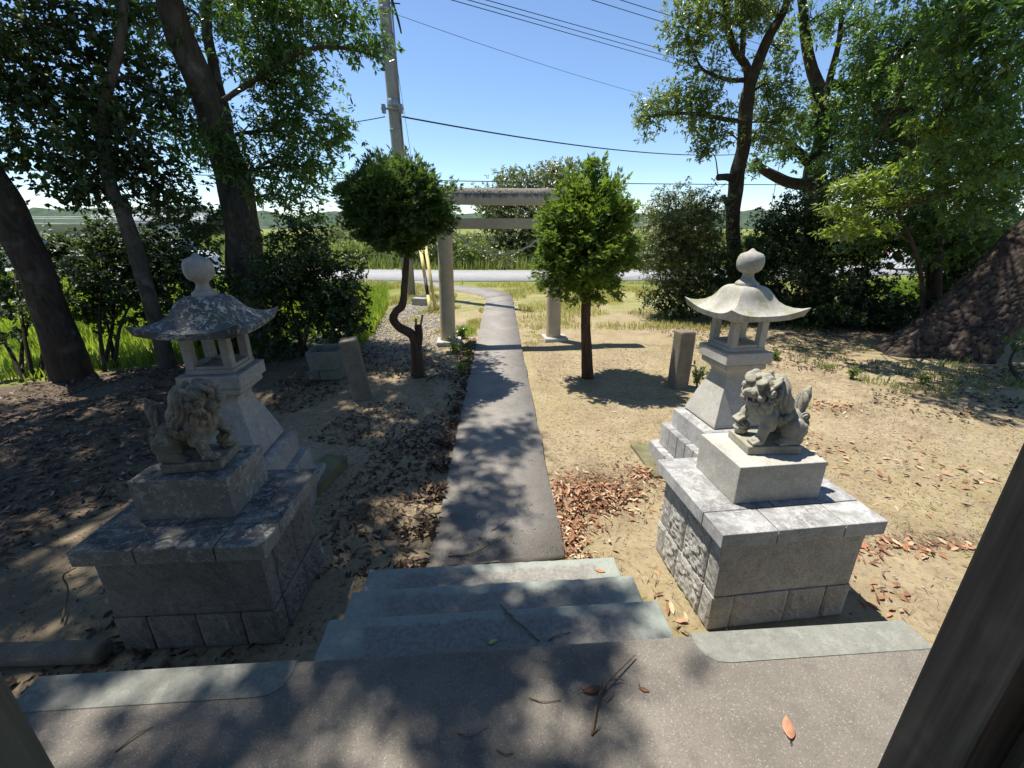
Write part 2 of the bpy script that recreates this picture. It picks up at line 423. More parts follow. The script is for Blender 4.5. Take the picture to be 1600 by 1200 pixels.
def ground_material():
    m = NT('earth')
    co = m.n('NewGeometry').outputs['Position']
    sx = m.n('SeparateXYZ', {'Vector': co})
    X, Y = sx.outputs[0], sx.outputs[1]
    big = m.noise(co, 0.55, 4, 0.6)
    mid = m.noise(co, 2.2, 6, 0.65, 0.5)
    fine = m.noise(co, 26, 6, 0.72)
    tiny = m.noise(co, 150, 3, 0.7)
    sand = m.mix(m.ramp(mid, (0.34, 0.0), (0.66, 1.0)), (0.285, 0.225, 0.140), (0.42, 0.345, 0.225))
    sand = m.mix(m.math('MULTIPLY', m.ramp(fine, (0.48, 0.0), (0.64, 1.0)), 0.7), sand, (0.19, 0.14, 0.088))
    sand = m.mix(m.math('MULTIPLY', m.ramp(tiny, (0.55, 0.0), (0.7, 1.0)), 0.4), sand, (0.15, 0.11, 0.07))
    # thin yellow-green moss in patches on the trodden earth
    moss = m.math('MULTIPLY', m.ramp(big, (0.42, 0.0), (0.56, 1.0)), m.ramp(m.noise(co, 7, 5, 0.7), (0.40, 0.0), (0.62, 1.0)))
    moss = m.math('MULTIPLY', moss, smoothstep_node(m, X, -0.9, 0.3))
    sand = m.mix(m.math('MULTIPLY', moss, 0.6), sand, (0.275, 0.235, 0.10))
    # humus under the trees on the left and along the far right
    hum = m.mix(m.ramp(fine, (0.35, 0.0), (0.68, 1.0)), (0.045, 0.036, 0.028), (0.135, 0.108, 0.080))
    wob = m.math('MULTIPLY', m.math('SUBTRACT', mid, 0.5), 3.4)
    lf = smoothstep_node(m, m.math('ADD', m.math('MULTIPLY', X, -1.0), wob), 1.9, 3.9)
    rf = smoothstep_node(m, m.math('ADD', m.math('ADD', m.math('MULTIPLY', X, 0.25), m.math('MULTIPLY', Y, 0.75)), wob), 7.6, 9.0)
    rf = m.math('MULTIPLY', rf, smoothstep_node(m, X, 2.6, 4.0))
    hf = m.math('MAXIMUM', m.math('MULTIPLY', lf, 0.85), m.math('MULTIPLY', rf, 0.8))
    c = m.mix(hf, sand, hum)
    # grass land round the precinct
    gcol = m.mix(m.ramp(m.noise(co, 0.12, 5, 0.6), (0.35, 0.0), (0.65, 1.0)), (0.15, 0.195, 0.035), (0.27, 0.265, 0.085))
    gdry = m.math('MULTIPLY', smoothstep_node(m, m.math('MULTIPLY', Y, -1.0), -17.5, -14.0), m.math('MULTIPLY', smoothstep_node(m, X, -4.5, -3.0), smoothstep_node(m, m.math('MULTIPLY', X, -1.0), -11.0, -9.0)))
    gcol = m.mix(m.math('MULTIPLY', gdry, m.ramp(m.noise(co, 1.9, 5, 0.7), (0.36, 0.25), (0.58, 1.0))), gcol, (0.37, 0.32, 0.165))
    gcol = m.mix(m.math('MULTIPLY', m.ramp(fine, (0.4, 0.0), (0.65, 1.0)), 0.5), gcol, (0.08, 0.10, 0.022))
    wob2 = m.math('MULTIPLY', m.math('SUBTRACT', m.noise(co, 1.1, 5, 0.65), 0.5), 5.0)
    gy = smoothstep_node(m, m.math('ADD', Y, wob2), 10.2, 12.4)
    gl = smoothstep_node(m, m.math('ADD', m.math('MULTIPLY', X, -1.0), m.math('MULTIPLY', wob2, 0.3)), 9.6, 10.2)
    gl2 = m.math('MULTIPLY', smoothstep_node(m, m.math('SUBTRACT', m.math('ADD', Y, m.math('MULTIPLY', X, -0.55)), m.math('MULTIPLY', wob2, 0.06)), 9.5, 9.8), smoothstep_node(m, m.math('MULTIPLY', X, -1.0), 2.6, 3.2))
    gr = smoothstep_node(m, X, 12.0, 13.0)
    gf = m.math('MAXIMUM', m.math('MAXIMUM', gy, gl), m.math('MAXIMUM', gl2, gr))
    c = m.mix(gf, c, gcol)
    h = m.math('ADD', m.math('MULTIPLY', fine, 0.8), m.math('MULTIPLY', tiny, 0.35))
    return m.done(c, 0.95, m.bump(h, 0.75, 0.025), 0.15)
M['earth'] = ground_material()

def axis_steps(lim, fine, step):
    a = list(np.arange(0, fine, step))
    x, s = fine, step
    while x < lim:
        a.append(x); s *= 1.22; x += s
    a.append(lim)
    return np.array(a)
gx = axis_steps(900, 11, 0.16); gx = np.concatenate([-gx[:0:-1], gx])
gy = np.concatenate([-axis_steps(60, 2, 0.5)[:0:-1], axis_steps(1600, 14, 0.16)])
GX, GY = np.meshgrid(gx, gy, indexing='ij')
P0 = np.stack([GX.ravel(), GY.ravel(), np.zeros(GX.size)], -1)
hz = 0.018 * smooth_noise3(P0, 0.9, 1) + 0.010 * smooth_noise3(P0, 2.7, 2)
near = np.clip((13 - np.abs(P0[:, 0])) / 2, 0, 1) * np.clip((15 - P0[:, 1]) / 2, 0, 1) * np.clip((P0[:, 1] - 2.2) / 0.6, 0, 1)
# keep the earth level under the paved path and the stones' feet
pathx = -0.12 - 0.018 * (P0[:, 1] - 2.0)
near *= np.clip((np.abs(P0[:, 0] - pathx) - 0.45) / 0.35, 0, 1)
P0[:, 2] = hz * near - 0.004
nxn, nyn = GX.shape
ii, jj = np.meshgrid(np.arange(nxn - 1), np.arange(nyn - 1), indexing='ij')
Fg = np.stack([ii * nyn + jj, (ii + 1) * nyn + jj, (ii + 1) * nyn + jj + 1, ii * nyn + jj + 1], -1).reshape(-1, 4)
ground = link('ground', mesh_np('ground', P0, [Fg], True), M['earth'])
tag(ground, 'sandy trodden earth of the shrine precinct running out into green fields', 'ground', kind='structure')

# ---- road beyond the torii
def ribbon(name, L, Rr, z, mat, thick=0.0):
    V = [(p[0], p[1], z) for p in L] + [(p[0], p[1], z) for p in Rr]
    n = len(L)
    F = [(i, n + i, n + i + 1, i + 1) for i in range(n - 1)]
    if thick:
        V += [(p[0], p[1], z - thick) for p in L] + [(p[0], p[1], z - thick) for p in Rr]
        for i in range(n - 1):
            F.append((i, i + 1, 2 * n + i + 1, 2 * n + i))
            F.append((n + i + 1, n + i, 3 * n + i, 3 * n + i + 1))
        F.append((0, 2 * n, 3 * n, n)); F.append((n - 1, 2 * n - 1, 4 * n - 1, 3 * n - 1))
    me = mesh_np(name, V, [np.array(F)])
    bm = bmesh.new(); bm.from_mesh(me); bmesh.ops.recalc_face_normals(bm, faces=bm.faces)
    if bm.faces[0].normal.z < 0: bmesh.ops.reverse_faces(bm, faces=bm.faces)
    bm.to_mesh(me); bm.free()
    return me
def paving_mat(name, a, b, speck, crack=0.0):
    m = NT(name)
    co = m.n('NewGeometry').outputs['Position']
    n1 = m.noise(co, 1.7, 6, 0.65, 0.3)
    n2 = m.noise(co, 75, 3, 0.65)
    n3 = m.noise(co, 9, 5, 0.7)
    vo = m.n('SeparateColor', {'Color': m.n('TexVoronoi', {'Vector': co, 'Scale': 300.0}).outputs['Color']}).outputs[0]
    c = m.mix(m.ramp(n1, (0.32, 0.0), (0.68, 1.0)), b, a)
    c = m.mix(m.math('MULTIPLY', m.ramp(n3, (0.48, 0.0), (0.7, 1.0)), 0.4), c, tuple(x * 0.6 for x in b))
    c = m.mix(m.math('MULTIPLY', m.ramp(vo, (0.0, 1.0), (0.22, 0.0)), speck), c, tuple(x * 0.45 for x in b))
    c = m.mix(m.math('MULTIPLY', m.ramp(vo, (0.90, 0.0), (0.99, 1.0)), speck), c, (0.50, 0.47, 0.43))
    h = m.math('ADD', n2, m.math('MULTIPLY', vo, 0.4))
    return m.done(c, 0.88, m.bump(h, 0.5, 0.006), 0.3)
M['asphalt_road'] = paving_mat('asphalt_road', (0.36, 0.36, 0.36), (0.30, 0.30, 0.30), 0.2)
M['path'] = paving_mat('path', (0.31, 0.287, 0.255), (0.225, 0.207, 0.184), 0.6)
M['terrace'] = paving_mat('terrace', (0.236, 0.214, 0.184), (0.168, 0.151, 0.129), 0.42)
rl = [(-60, 24.2), (-20, 19.7), (-6, 18.0), (2, 17.8), (10, 18.6), (24, 22.0), (70, 36)]
rr = [(-60, 28.6), (-20, 24.0), (-6, 22.2), (2, 22.0), (10, 22.8), (24, 26.2), (70, 40)]
road = link('road', ribbon('road', catmull([(a, b, 0) for a, b in rr]), catmull([(a, b, 0) for a, b in rl]), 0.05, M['asphalt_road'], 0.08), M['asphalt_road'])
tag(road, 'pale asphalt country road crossing beyond the torii', 'road', kind='structure')
# ---- paved path through the torii, bending left to the road
pl_px = [(668, 893), (735, 580), (746, 530), (757, 480), (759, 468), (745, 461), (716, 456), (668, 449), (640, 441)]
pr_px = [(884, 872), (822, 580), (812, 530), (803, 480), (801, 468), (793, 460), (768, 453), (706, 446), (668, 440)]
PL = catmull([tuple(G(u, v)) for u, v in pl_px], 10)
PR = catmull([tuple(G(u, v)) for u, v in pr_px], 10)
# slightly uneven edges
for A in (PL, PR):
    A[:, 0] += 0.012 * smooth_noise3(A, 3.0, 5) + 0.006 * smooth_noise3(A, 11.0, 6)
path = link('path', ribbon('path', PL, PR, 0.035, M['path'], 0.08), M['path'])
tag(path, 'grey concrete path from the steps through the torii to the road', 'path', kind='structure')

# ---- hills on the horizon
def hills(name, D, x0, x1, h, seed, mat):
    n = 160
    xs = np.linspace(x0, x1, n)
    P = np.stack([xs, np.zeros(n), np.zeros(n)], -1)
    top = h * (0.62 + 0.38 * smooth_noise3(P, 0.013, seed)) + 2.2 * smooth_noise3(P, 0.09, seed + 1) + 1.2 * smooth_noise3(P, 0.31, seed + 2)
    V, F = [], []
    rows = [(-40, 0.0), (-22, 0.35), (-8, 0.8), (0, 1.0), (25, 0.8), (80, 0.0)]
    for dy, k in rows:
        for i in range(n):
            b = smooth_noise3(np.array([[xs[i], dy * 3.0, 0]]), 0.21, seed + 3)[0] if 0 < k < 1 else 0
            V.append((xs[i], D + dy + 0.0004 * xs[i] ** 2 * 0.2, max(0.0, top[i]) * k + b * 1.0 - (0.3 if k == 0 else 0)))
    for r_ in range(len(rows) - 1):
        for i in range(n - 1):
            F.append((r_ * n + i, r_ * n + i + 1, (r_ + 1) * n + i + 1, (r_ + 1) * n + i))
    return link(name, mesh_np(name, V, [np.array(F)], False), mat)
def wood_mat():
    m = NT('far_wood')
    co = m.n('NewGeometry').outputs['Position']
    n1 = m.noise(co, 0.16, 6, 0.7)
    c = m.mix(m.ramp(n1, (0.35, 0.0), (0.65, 1.0)), (0.045, 0.075, 0.055), (0.10, 0.135, 0.085))  # blue mixed into the greens stands in for distance haze
    return m.done(c, 0.95, m.bump(n1, 1.0, 2.0), 0.1)
M['far_wood'] = wood_mat()
tag(hills('hills', 330, -420, 480, 15.0, 31, M['far_wood']), 'low wooded hills along the horizon', 'hills', kind='structure')

# ================================================================== the shrine porch: terrace, steps, posts, roof
BR = R(4.1)
porch = thing('shrine_porch', 'concrete porch terrace with three pale green cement steps down to the path', 'porch', (-0.045, 1.207, 0), BR)
rng_box = rng
box('terrace', M['terrace'], porch, (3.28, 2.60, 0.60), (0, -1.30, 0), bevel=0.012)
for s in (-1, 1):                               # smoother cement border at both ends, set a little proud
    xa, xb = 0.745 * s, 1.632 * s
    bm = bmesh.new()
    y0, y1 = -0.125, 0.004
    pts = [(xb, y0), (xb, y1), (xa, y1), (xa - 0.004 * s, -0.045), (xa + 0.012 * s, -0.095), (xa + 0.045 * s, -0.12), (xa + 0.09 * s, y0)]
    pts = [(x, y + 0.003 * math.sin(9 * x + s)) for x, y in pts]
    lo = [bm.verts.new((x, y, 0.56 if y > 0 else 0.585)) for x, y in pts]
    hi = [bm.verts.new((x, y, 0.6030)) for x, y in pts]
    bm.faces.new(hi); bm.faces.new(lo[::-1])
    for i in range(len(pts)):
        j = (i + 1) % len(pts)
        bm.faces.new((lo[i], lo[j], hi[j], hi[i]))
    bmesh.ops.bevel(bm, geom=[e for e in bm.edges if all(abs(v.co.z - 0.6030) < 1e-4 for v in e.verts)], offset=0.002, segments=2, affect='EDGES')
    link('border_strip', bm_mesh(bm, 'border_strip'), M['cement'], porch)
def step_material():
    m = NT('step_cement')
    ob = m.n('SeparateXYZ', {'Vector': m.n('TexCoord').outputs['Object']})
    co = m.n('NewGeometry').outputs['Position']
    n1 = m.noise(co, 6, 6, 0.7, 0.4); n2 = m.noise(co, 45, 5, 0.75); n3 = m.noise(co, 160, 3, 0.6)
    wy = smoothstep_node(m, m.math('ADD', ob.outputs[1], m.math('MULTIPLY', m.math('SUBTRACT', n1, 0.5), 0.16)), 0.085, 0.115)
    wx = smoothstep_node(m, m.math('ADD', m.math('ABSOLUTE', ob.outputs[0]), m.math('MULTIPLY', m.math('SUBTRACT', n1, 0.5), 0.5)), 0.52, 0.68)
    skin = m.math('MAXIMUM', wy, wx)
    skin = m.math('MULTIPLY', skin, m.ramp(n2, (0.30, 0.45), (0.52, 1.0)))
    worn = m.mix(m.ramp(n2, (0.35, 0.0), (0.65, 1.0)), (0.185, 0.175, 0.160), (0.305, 0.295, 0.265))
    fresh = m.mix(n1, (0.235, 0.27, 0.25), (0.36, 0.385, 0.335))
    c = m.mix(skin, worn, fresh)
    c = m.mix(m.math('MULTIPLY', m.ramp(n3, (0.55, 0.0), (0.7, 1.0)), 0.3), c, (0.12, 0.115, 0.10))
    return m.done(c, 0.85, m.bump(m.math('ADD', n2, n3), 0.3, 0.004), 0.3)
M['step_cement'] = step_material()
for k in range(3):                              # treads 0.31 m, risers 0.15 m
    h = 0.45 - 0.15 * k
    st = box('step', M['step_cement'], porch, (1.505, 0.31 if k else 0.305, h), (0.0, 0.16 + 0.31 * k, 0), bevel=0.008, wear=0.0035)

def wood_mat2(name, a, b, scale=22.0):
    m = NT(name)
    co = m.n('TexCoord').outputs['Object']
    mp = m.n('Mapping', {'Vector': co, 'Scale': (1.0, 1.0, 0.06)}).outputs[0]
    n1 = m.noise(mp, scale, 6, 0.65, 0.6)
    w = m.n('TexWave', {'Vector': mp, 'Scale': 14.0, 'Distortion': 5.0, 'Detail': 3.0, 'Detail Scale': 1.6}, wave_type='BANDS', bands_direction='DIAGONAL').outputs['Fac']
    n2 = m.noise(co, 3.5, 5, 0.6)
    c = m.mix(m.ramp(n1, (0.3, 0.0), (0.7, 1.0)), b, a)
    c = m.mix(m.math('MULTIPLY', w, 0.35), c, tuple(x * 0.6 for x in b))
    c = m.mix(m.math('MULTIPLY', m.ramp(n2, (0.5, 0.0), (0.7, 1.0)), 0.4), c, tuple(min(1, x * 1.6) for x in a))
    return m.done(c, 0.8, m.bump(m.math('ADD', n1, m.math('MULTIPLY', w, 0.5)), 0.5, 0.006), 0.25)
M['wood_dark'] = wood_mat2('wood_dark', (0.23, 0.18, 0.14), (0.105, 0.082, 0.065))
M['wood_grey'] = wood_mat2('wood_grey', (0.20, 0.19, 0.145), (0.12, 0.115, 0.09))
M['roof_metal'] = flat_mat('roof_metal', (0.10, 0.09, 0.08), 0.6, 0.3)
def porch_pt(x, y, z):
    return Vector((-0.045 + x * math.cos(BR) - y * math.sin(BR), 1.207 + x * math.sin(BR) + y * math.cos(BR), z))
for s, mt, lab in ((1, 'wood_dark', 'dark weathered wooden post cutting across the lower right corner'),
                   (-1, 'wood_grey', 'greenish grey weathered wooden post at the lower left corner')):
    p = thing('wooden_post', lab, 'post', porch_pt(1.06 * s, -0.60, 0.60), BR)
    box('shaft', M[mt], p, (0.14, 0.14, 2.30), (0, 0, 0.06), bevel=0.008)
    box('foot_stone', M['cement'], p, (0.19, 0.19, 0.06), (0, 0, 0), bevel=0.008)
    if s > 0:                                   # batten nailed along the near face
        box('batten', M['wood_dark'], p, (0.05, 0.022, 2.20), (0.045, -0.081, 0.10), bevel=0.003)
roof = thing('porch_roof', 'timber porch roof resting on the two posts', 'roof', porch_pt(0, 0, 2.96), BR)
box('beam', M['wood_dark'], roof, (3.6, 0.16, 0.18), (0, -0.60, 0), bevel=0.008)
nb = 9
for k in range(nb):
    box('rafter', M['wood_dark'], roof, (0.07, 3.3, 0.09), (-1.76 + 3.52 * k / (nb - 1), -1.60, 0.24), bevel=0.004, rot=(R(-8), 0, 0))
box('roof_deck', M['roof_metal'], roof, (4.1, 3.5, 0.05), (0, -1.62, 0.335), bevel=0.006, rot=(R(-8), 0, 0))
# the hall behind the porch: boarded front with a pair of doors, behind the photographer
hall = thing('shrine_hall', 'dark boarded wooden shrine hall behind the porch', 'building', porch_pt(0, -2.66, 0), BR)
for k in range(26):
    x = -3.25 + 0.26 * k
    if abs(x) < 0.8: continue
    box('board', M['wood_dark'], hall, (0.252, 0.03, 3.2), (x, 0, 0.02), bevel=0.003)
for s in (-1, 1):
    dr = box('door', M['wood_dark'], hall, (0.76, 0.05, 2.3), (0.395 * s, 0.0, 0.60), bevel=0.004)
    for k in range(4):
        box('door_rail', M['wood_grey'], dr, (0.70, 0.03, 0.07), (0, 0.042, 0.10 + 0.68 * k), bevel=0.003)
box('lintel', M['wood_dark'], hall, (1.62, 0.10, 0.30), (0, 0, 2.92), bevel=0.004)
box('side_wall', M['wood_dark'], hall, (0.05, 3.0, 3.2), (-3.36, -1.53, 0.02), bevel=0.004)
box('side_wall', M['wood_dark'], hall, (0.05, 3.0, 3.2), (3.36, -1.53, 0.02), bevel=0.004)
hr = box('hall_roof', M['roof_metal'], hall, (7.8, 4.2, 0.08), (0, -1.5, 3.62), bevel=0.01)
# ================================================================== stonework
def rough_block(name, sx, sy, sz, amp=0.012, cell=0.03, seed=0, batter=0.0, flat_top=True):
    """rock-faced block standing on z = 0: faces bulge unevenly inside crisp arrises"""
    bm = bmesh.new()
    bmesh.ops.create_cube(bm, size=1.0)
    for v in bm.verts:
        v.co = Vector((v.co.x * sx, v.co.y * sy, (v.co.z + 0.5) * sz))
    n = lambda s: max(1, min(26, int(round(s / cell))))
    for axis, cuts in ((0, n(sx)), (1, n(sy)), (2, n(sz))):
        ed = [e for e in bm.edges if abs((e.verts[0].co - e.verts[1].co).normalized()[axis]) > 0.99]
        if cuts > 1:
            bmesh.ops.subdivide_edges(bm, edges=ed, cuts=cuts - 1, use_grid_fill=True)
    P = np.array([v.co[:] for v in bm.verts])
    off = np.array([seed * 3.1, seed * 1.7, seed * 0.9])
    n1 = smooth_noise3(P + off, 11.0, 3); n2 = smooth_noise3(P + off, 31.0, 4); n3 = smooth_noise3(P + off, 70.0, 6)
    for i, v in enumerate(bm.verts):
        x, y, z = v.co
        fx = abs(abs(x) - sx / 2) < 1e-5; fy = abs(abs(y) - sy / 2) < 1e-5
        fz = z < 1e-5 or z > sz - 1e-5
        k = amp * (0.30 + 0.25 * n1[i] + 0.50 * n2[i] + 0.75 * n3[i])
        ex = min(1, (sx / 2 - abs(x)) / 0.02) if not fx else 0
        ey = min(1, (sy / 2 - abs(y)) / 0.02) if not fy else 0
        ez = min(1, min(z, sz - z) / 0.02) if not fz else 0
        if fx and not fy and not fz: v.co.x += math.copysign(k * min(ey, ez), x)
        elif fy and not fx and not fz: v.co.y += math.copysign(k * min(ex, ez), y)
        elif fx or fy:
            v.co.x -= math.copysign(0.002 + 0.0025 * n2[i], x) * fx
            v.co.y -= math.copysign(0.002 + 0.0025 * n1[i], y) * fy
        t = 1 + batter * (sz - v.co.z)
        v.co.x *= 1; v.co.y *= 1
    return bm_mesh(bm, name, False)

def pedestal(label, corner_fl, rotz, w, d, mats, plinth, seed, split):
    """lion pedestal; corner_fl = front left corner of the cap on plan; heights as measured"""
    t = thing('stone_pedestal', label, 'pedestal', (corner_fl[0], corner_fl[1], 0), rotz, 'lion pedestals at the foot of the terrace')
    m_cap, m_body, m_plinth = mats
    rs = np.random.RandomState(seed)
    ov = 0.050
    bw, bd = w - 2 * ov, d - 2 * ov
    # core behind the joints
    core = box_bm(bw - 0.06, bd - 0.06, 0.585, 0.0)
    link('core', bm_mesh(core, 'core'), M['rock_face_dark'], t, (w / 2, d / 2, 0.002))
    # stones of a ring in each course: front, back and the sides between them
    z = 0.0
    for ci, (ch, fcuts, grow) in enumerate(((0.225, split, 0.007), (0.365, [0.0, 1.0], 0.0))):
        th = 0.10
        W_, D_ = bw + 2 * grow, bd + 2 * grow
        for side in (0, 1):
            for a, b in zip(fcuts[:-1], fcuts[1:]):
                if side: a, b = 1 - b, 1 - a
                L = (b - a) * W_ - 0.004
                me = rough_block('stone', L, th, ch - 0.004, 0.009, 0.022, seed + ci * 7 + int(a * 9) + side)
                link('stone', me, m_body, t, (w / 2 - W_ / 2 + (a + b) / 2 * W_, d / 2 + (-1, 1)[side] * (D_ / 2 - th / 2), z + 0.002))
        for side in (-1, 1):
            cuts = [0, 0.55, 1.0] if ci else [0.0, 0.62, 1.0]
            inner = D_ - 2 * th - 0.006
            for a, b in zip(cuts[:-1], cuts[1:]):
                L = (b - a) * inner - 0.003
                me = rough_block('stone', th, L, ch - 0.004, 0.015, 0.013, seed + 31 + ci * 5 + int(b * 9) + side)
                link('stone', me, m_body, t, (w / 2 + side * (W_ / 2 - th / 2), d / 2 - inner / 2 + (a + b) / 2 * inner, z + 0.002))
        z += ch
    # cap of five slabs with open joints
    g = 0.003
    zc, hc = 0.592, 0.082
    f1, f2 = split[1] if False else 0.33, 0.74
    fd = 0.25
    for (xa, xb, ya, yb) in ((0, f1, 0, fd), (f1, f2, 0, fd), (f2, 1, 0, fd), (0, 0.45, fd, 1), (0.45, 1, fd, 1)):
        sx, sy = (xb - xa) * w - 2 * g, (yb - ya) * d - 2 * g
        o = box('cap_stone', m_cap, t, (sx, sy, hc + rs.uniform(-0.0015, 0.0015)), ((xa + xb) / 2 * w, (ya + yb) / 2 * d, zc), bevel=0.0035, rot=(0, 0, rs.uniform(-0.003, 0.003)))
    # plinth block
    px, py, pw, pd, ph = plinth
    o = box('plinth', m_plinth, t, (pw, pd, ph), (px, py, zc + hc - 0.001), bevel=0.004)
    return t, zc + hc + ph

CAP_R = ((1.034, 1.747), R(6.9))
ped_r, ptop = pedestal('pale sunlit granite pedestal right of the steps, under the lion with the upright tail', CAP_R[0], CAP_R[1], 0.91, 0.75,
                       (M['granite_white'], M['rock_face'], M['granite_pale']), (0.455, 0.435, 0.505, 0.40, 0.228), 11, [0.0, 0.16, 0.55, 0.82, 1.0])
CAP_L = ((-2.07, 1.622), R(3.2))
ped_l, ptop = pedestal('dark stained stone pedestal in the shade left of the steps', CAP_L[0], CAP_L[1], 0.892, 0.71,
                       (M['granite_dark'], M['rock_face_dark'], M['granite_dark']), (0.405, 0.42, 0.48, 0.37, 0.228), 23, [0.0, 0.2, 0.5, 0.78, 1.0])

# ------------------------------------------------------------------ stone lanterns
def lantern_roof(name, half, rise, seed):
    n = 12                                      # points per side
    rings = []
    prof = [(0.00, 1.0), (0.30, 1.0), (0.40, 0.985), (0.47, 0.93), (0.53, 0.80), (0.58, 0.62), (0.64, 0.44), (0.72, 0.28), (0.81, 0.155), (0.91, 0.07), (1.0, 0.03)]
    def ring(t, zz, sq, lift):
        out = []
        for s in range(4):
            for k in range(n):
                a = -1 + 2 * k / n              # along the side
                c = abs(a)
                x, y = a, -1.0
                # soften corners on the upper rings
                r = math.hypot(x, y); rs_ = r ** (1 - sq)
                x, y = x / rs_, y / rs_
                flare = 1 + 0.10 * lift * max(0, c - 0.45) ** 2 / 0.3
                x, y = x * t * half * flare, y * t * half * flare
                z = zz + lift * 0.062 * c ** 3.2
                cs, sn = math.cos(s * math.pi / 2), math.sin(s * math.pi / 2)
                out.append((x * cs - y * sn, x * sn + y * cs, z))
        return out
    for t, zz in prof[1:]:
        k = max(0, (t - 0.45) / 0.55)
        rings.append(ring(t, 0.035 + zz * rise, 0.35 + 0.65 * min(1, k * 1.6), k ** 2.2))
    rings.append(ring(0.965, 0.000, 1.0, 0.62))
    rings.append(ring(0.80, -0.004, 1.0, 0.0))
    V = [p for r in rings for p in r]
    m = 4 * n
    F = [(i * m + k, i * m + (k + 1) % m, (i + 1) * m + (k + 1) % m, (i + 1) * m + k) for i in range(len(rings) - 1) for k in range(m)]
    V.append((0, 0, rings[0][0][2])); V.append((0, 0, -0.004))
    T = [(len(V) - 2, (k + 1) % m, k) for k in range(m)] + [(len(V) - 1, (len(rings) - 1) * m + k, (len(rings) - 1) * m + (k + 1) % m) for k in range(m)]
    me = mesh_np(name, V, [np.array(F), np.array(T)], True)
    bm = bmesh.new(); bm.from_mesh(me); bmesh.ops.recalc_face_normals(bm, faces=bm.faces)
    for e in bm.edges:
        if len(e.link_faces) == 2 and e.calc_face_angle(0) > R(38): e.smooth = False
    bm.to_mesh(me); bm.free()
    return me
def square_loft(name, prof, n_bevel=0.0):
    """prof: (half, z) square sections"""
    bm = bmesh.new()
    prev = None
    rows = []
    for h, z in prof:
        rows.append([bm.verts.new((sx * h, sy * h, z)) for sx, sy in ((-1, -1), (1, -1), (1, 1), (-1, 1))])
    for a, b in zip(rows[:-1], rows[1:]):
        for k in range(4):
            bm.faces.new((a[k], a[(k + 1) % 4], b[(k + 1) % 4], b[k]))
    bm.faces.new(rows[0][::-1]); bm.faces.new(rows[-1])
    ed = [e for e in bm.edges if abs(e.verts[0].co.z - e.verts[1].co.z) > 1e-4]
    bmesh.ops.bevel(bm, geom=ed, offset=0.004, segments=1, affect='EDGES')
    return bm_mesh(bm, name)
def lantern(label, loc, rotz, m_roof, m_body, m_tier, m_knob, seed, knob):
    t = thing('stone_lantern', label, 'lantern', loc, rotz, 'pair of stone lanterns beside the path')
    rs = np.random.RandomState(seed)
    # three base tiers, each of several stones
    for i, (half, z0, z1, cuts) in enumerate(((0.425, 0.0, 0.165, 3), (0.355, 0.165, 0.375, 3), (0.29, 0.375, 0.565, 1))):
        if cuts == 1:
            st = link('base_stone', square_loft('base_stone', [(half, z0 + 0.001), (half, z1 - 0.028), (half - 0.035, z1 - 0.004), (half - 0.05, z1)]), m_tier, t)
            continue
        link('base_core', bm_mesh(box_bm(2 * half - 0.06, 2 * half - 0.06, z1 - z0 - 0.01, 0), 'base_core'), m_tier, t, (0, 0, z0 + 0.004))
        th = 0.16
        cs = [0, 0.36, 0.68, 1.0] if i else [0, 0.30, 0.66, 1.0]
        for side in range(4):
            L = 2 * half if side % 2 == 0 else 2 * half - 2 * th
            for a, b in zip(cs[:-1], cs[1:]):
                ln = (b - a) * L - 0.005
                u = -L / 2 + (a + b) / 2 * L
                v = half - th / 2
                pos = ((u, -v), (v, u), (-u, v), (-v, -u))[side]
                sz = (ln, th) if side % 2 == 0 else (th, ln)
                box('base_stone', m_tier, t, (sz[0], sz[1], z1 - z0 - 0.002 + rs.uniform(-.002, .002)), (pos[0], pos[1], z0 + 0.001), bevel=0.006)
    link('pillar', square_loft('pillar', [(0.215, 0.566), (0.226, 0.58), (0.222, 0.60), (0.165, 0.78), (0.125, 0.90), (0.108, 0.965), (0.112, 0.99), (0.135, 1.015), (0.165, 1.035), (0.172, 1.045), (0.172, 1.075), (0.160, 1.086)]), m_body, t)
    box('shelf', m_body, t, (0.39, 0.39, 0.092), (0, 0, 1.087), bevel=0.006)
    # light chamber: frame of four posts with sill and head
    ch = box('light_chamber', m_body, t, (0.300, 0.300, 0.030), (0, 0, 1.180), bevel=0.003)
    for sx in (-1, 1):
        for sy in (-1, 1):
            box('corner_post', m_body, ch, (0.056, 0.056, 0.200), (0.118 * sx, 0.118 * sy, 0.0305), bevel=0.003)
    for k in range(4):
        c, s_ = round(math.cos(k * math.pi / 2)), round(math.sin(k * math.pi / 2))
        sz = (0.176, 0.040, 0.022) if k % 2 == 0 else (0.040, 0.176, 0.022)
        box('sill', m_body, ch, sz, (s_ * 0.122, -c * 0.122, 0.0305), bevel=0.002)
    box('head', m_body, ch, (0.292, 0.292, 0.026), (0, 0, 0.231), bevel=0.003)
    link('roof', lantern_roof('roof', 0.286, 0.195, seed), m_roof, t, (0, 0, 1.441))
    kn = lathe('finial', [(0.078, 0.0), (0.086, 0.006), (0.087, 0.022), (0.080, 0.032), (0.066, 0.040), (0.052, 0.055), (0.043, 0.075), (0.043, 0.092), (0.052, 0.100), (0.072, 0.108), (0.092, 0.128), (0.101, 0.155), (0.103, 0.185), (0.097, 0.214), (0.082, 0.236), (0.058, 0.246), (0.034, 0.253), (0.018, 0.266), (0.006, 0.276)], 32, True, 0.012)
    fo = link('finial', kn, m_knob, t, (0, 0, 1.664))
    fo.scale = (knob, knob, 1.0)
    return t
lan_r = lantern('pale sunlit stone lantern with mossy curved roof behind the right lion', (1.80, 3.40, 0), R(9), M['roof_pale'], M['granite_pale'], M['granite_white'], M['roof_pale'], 5, 0.93)
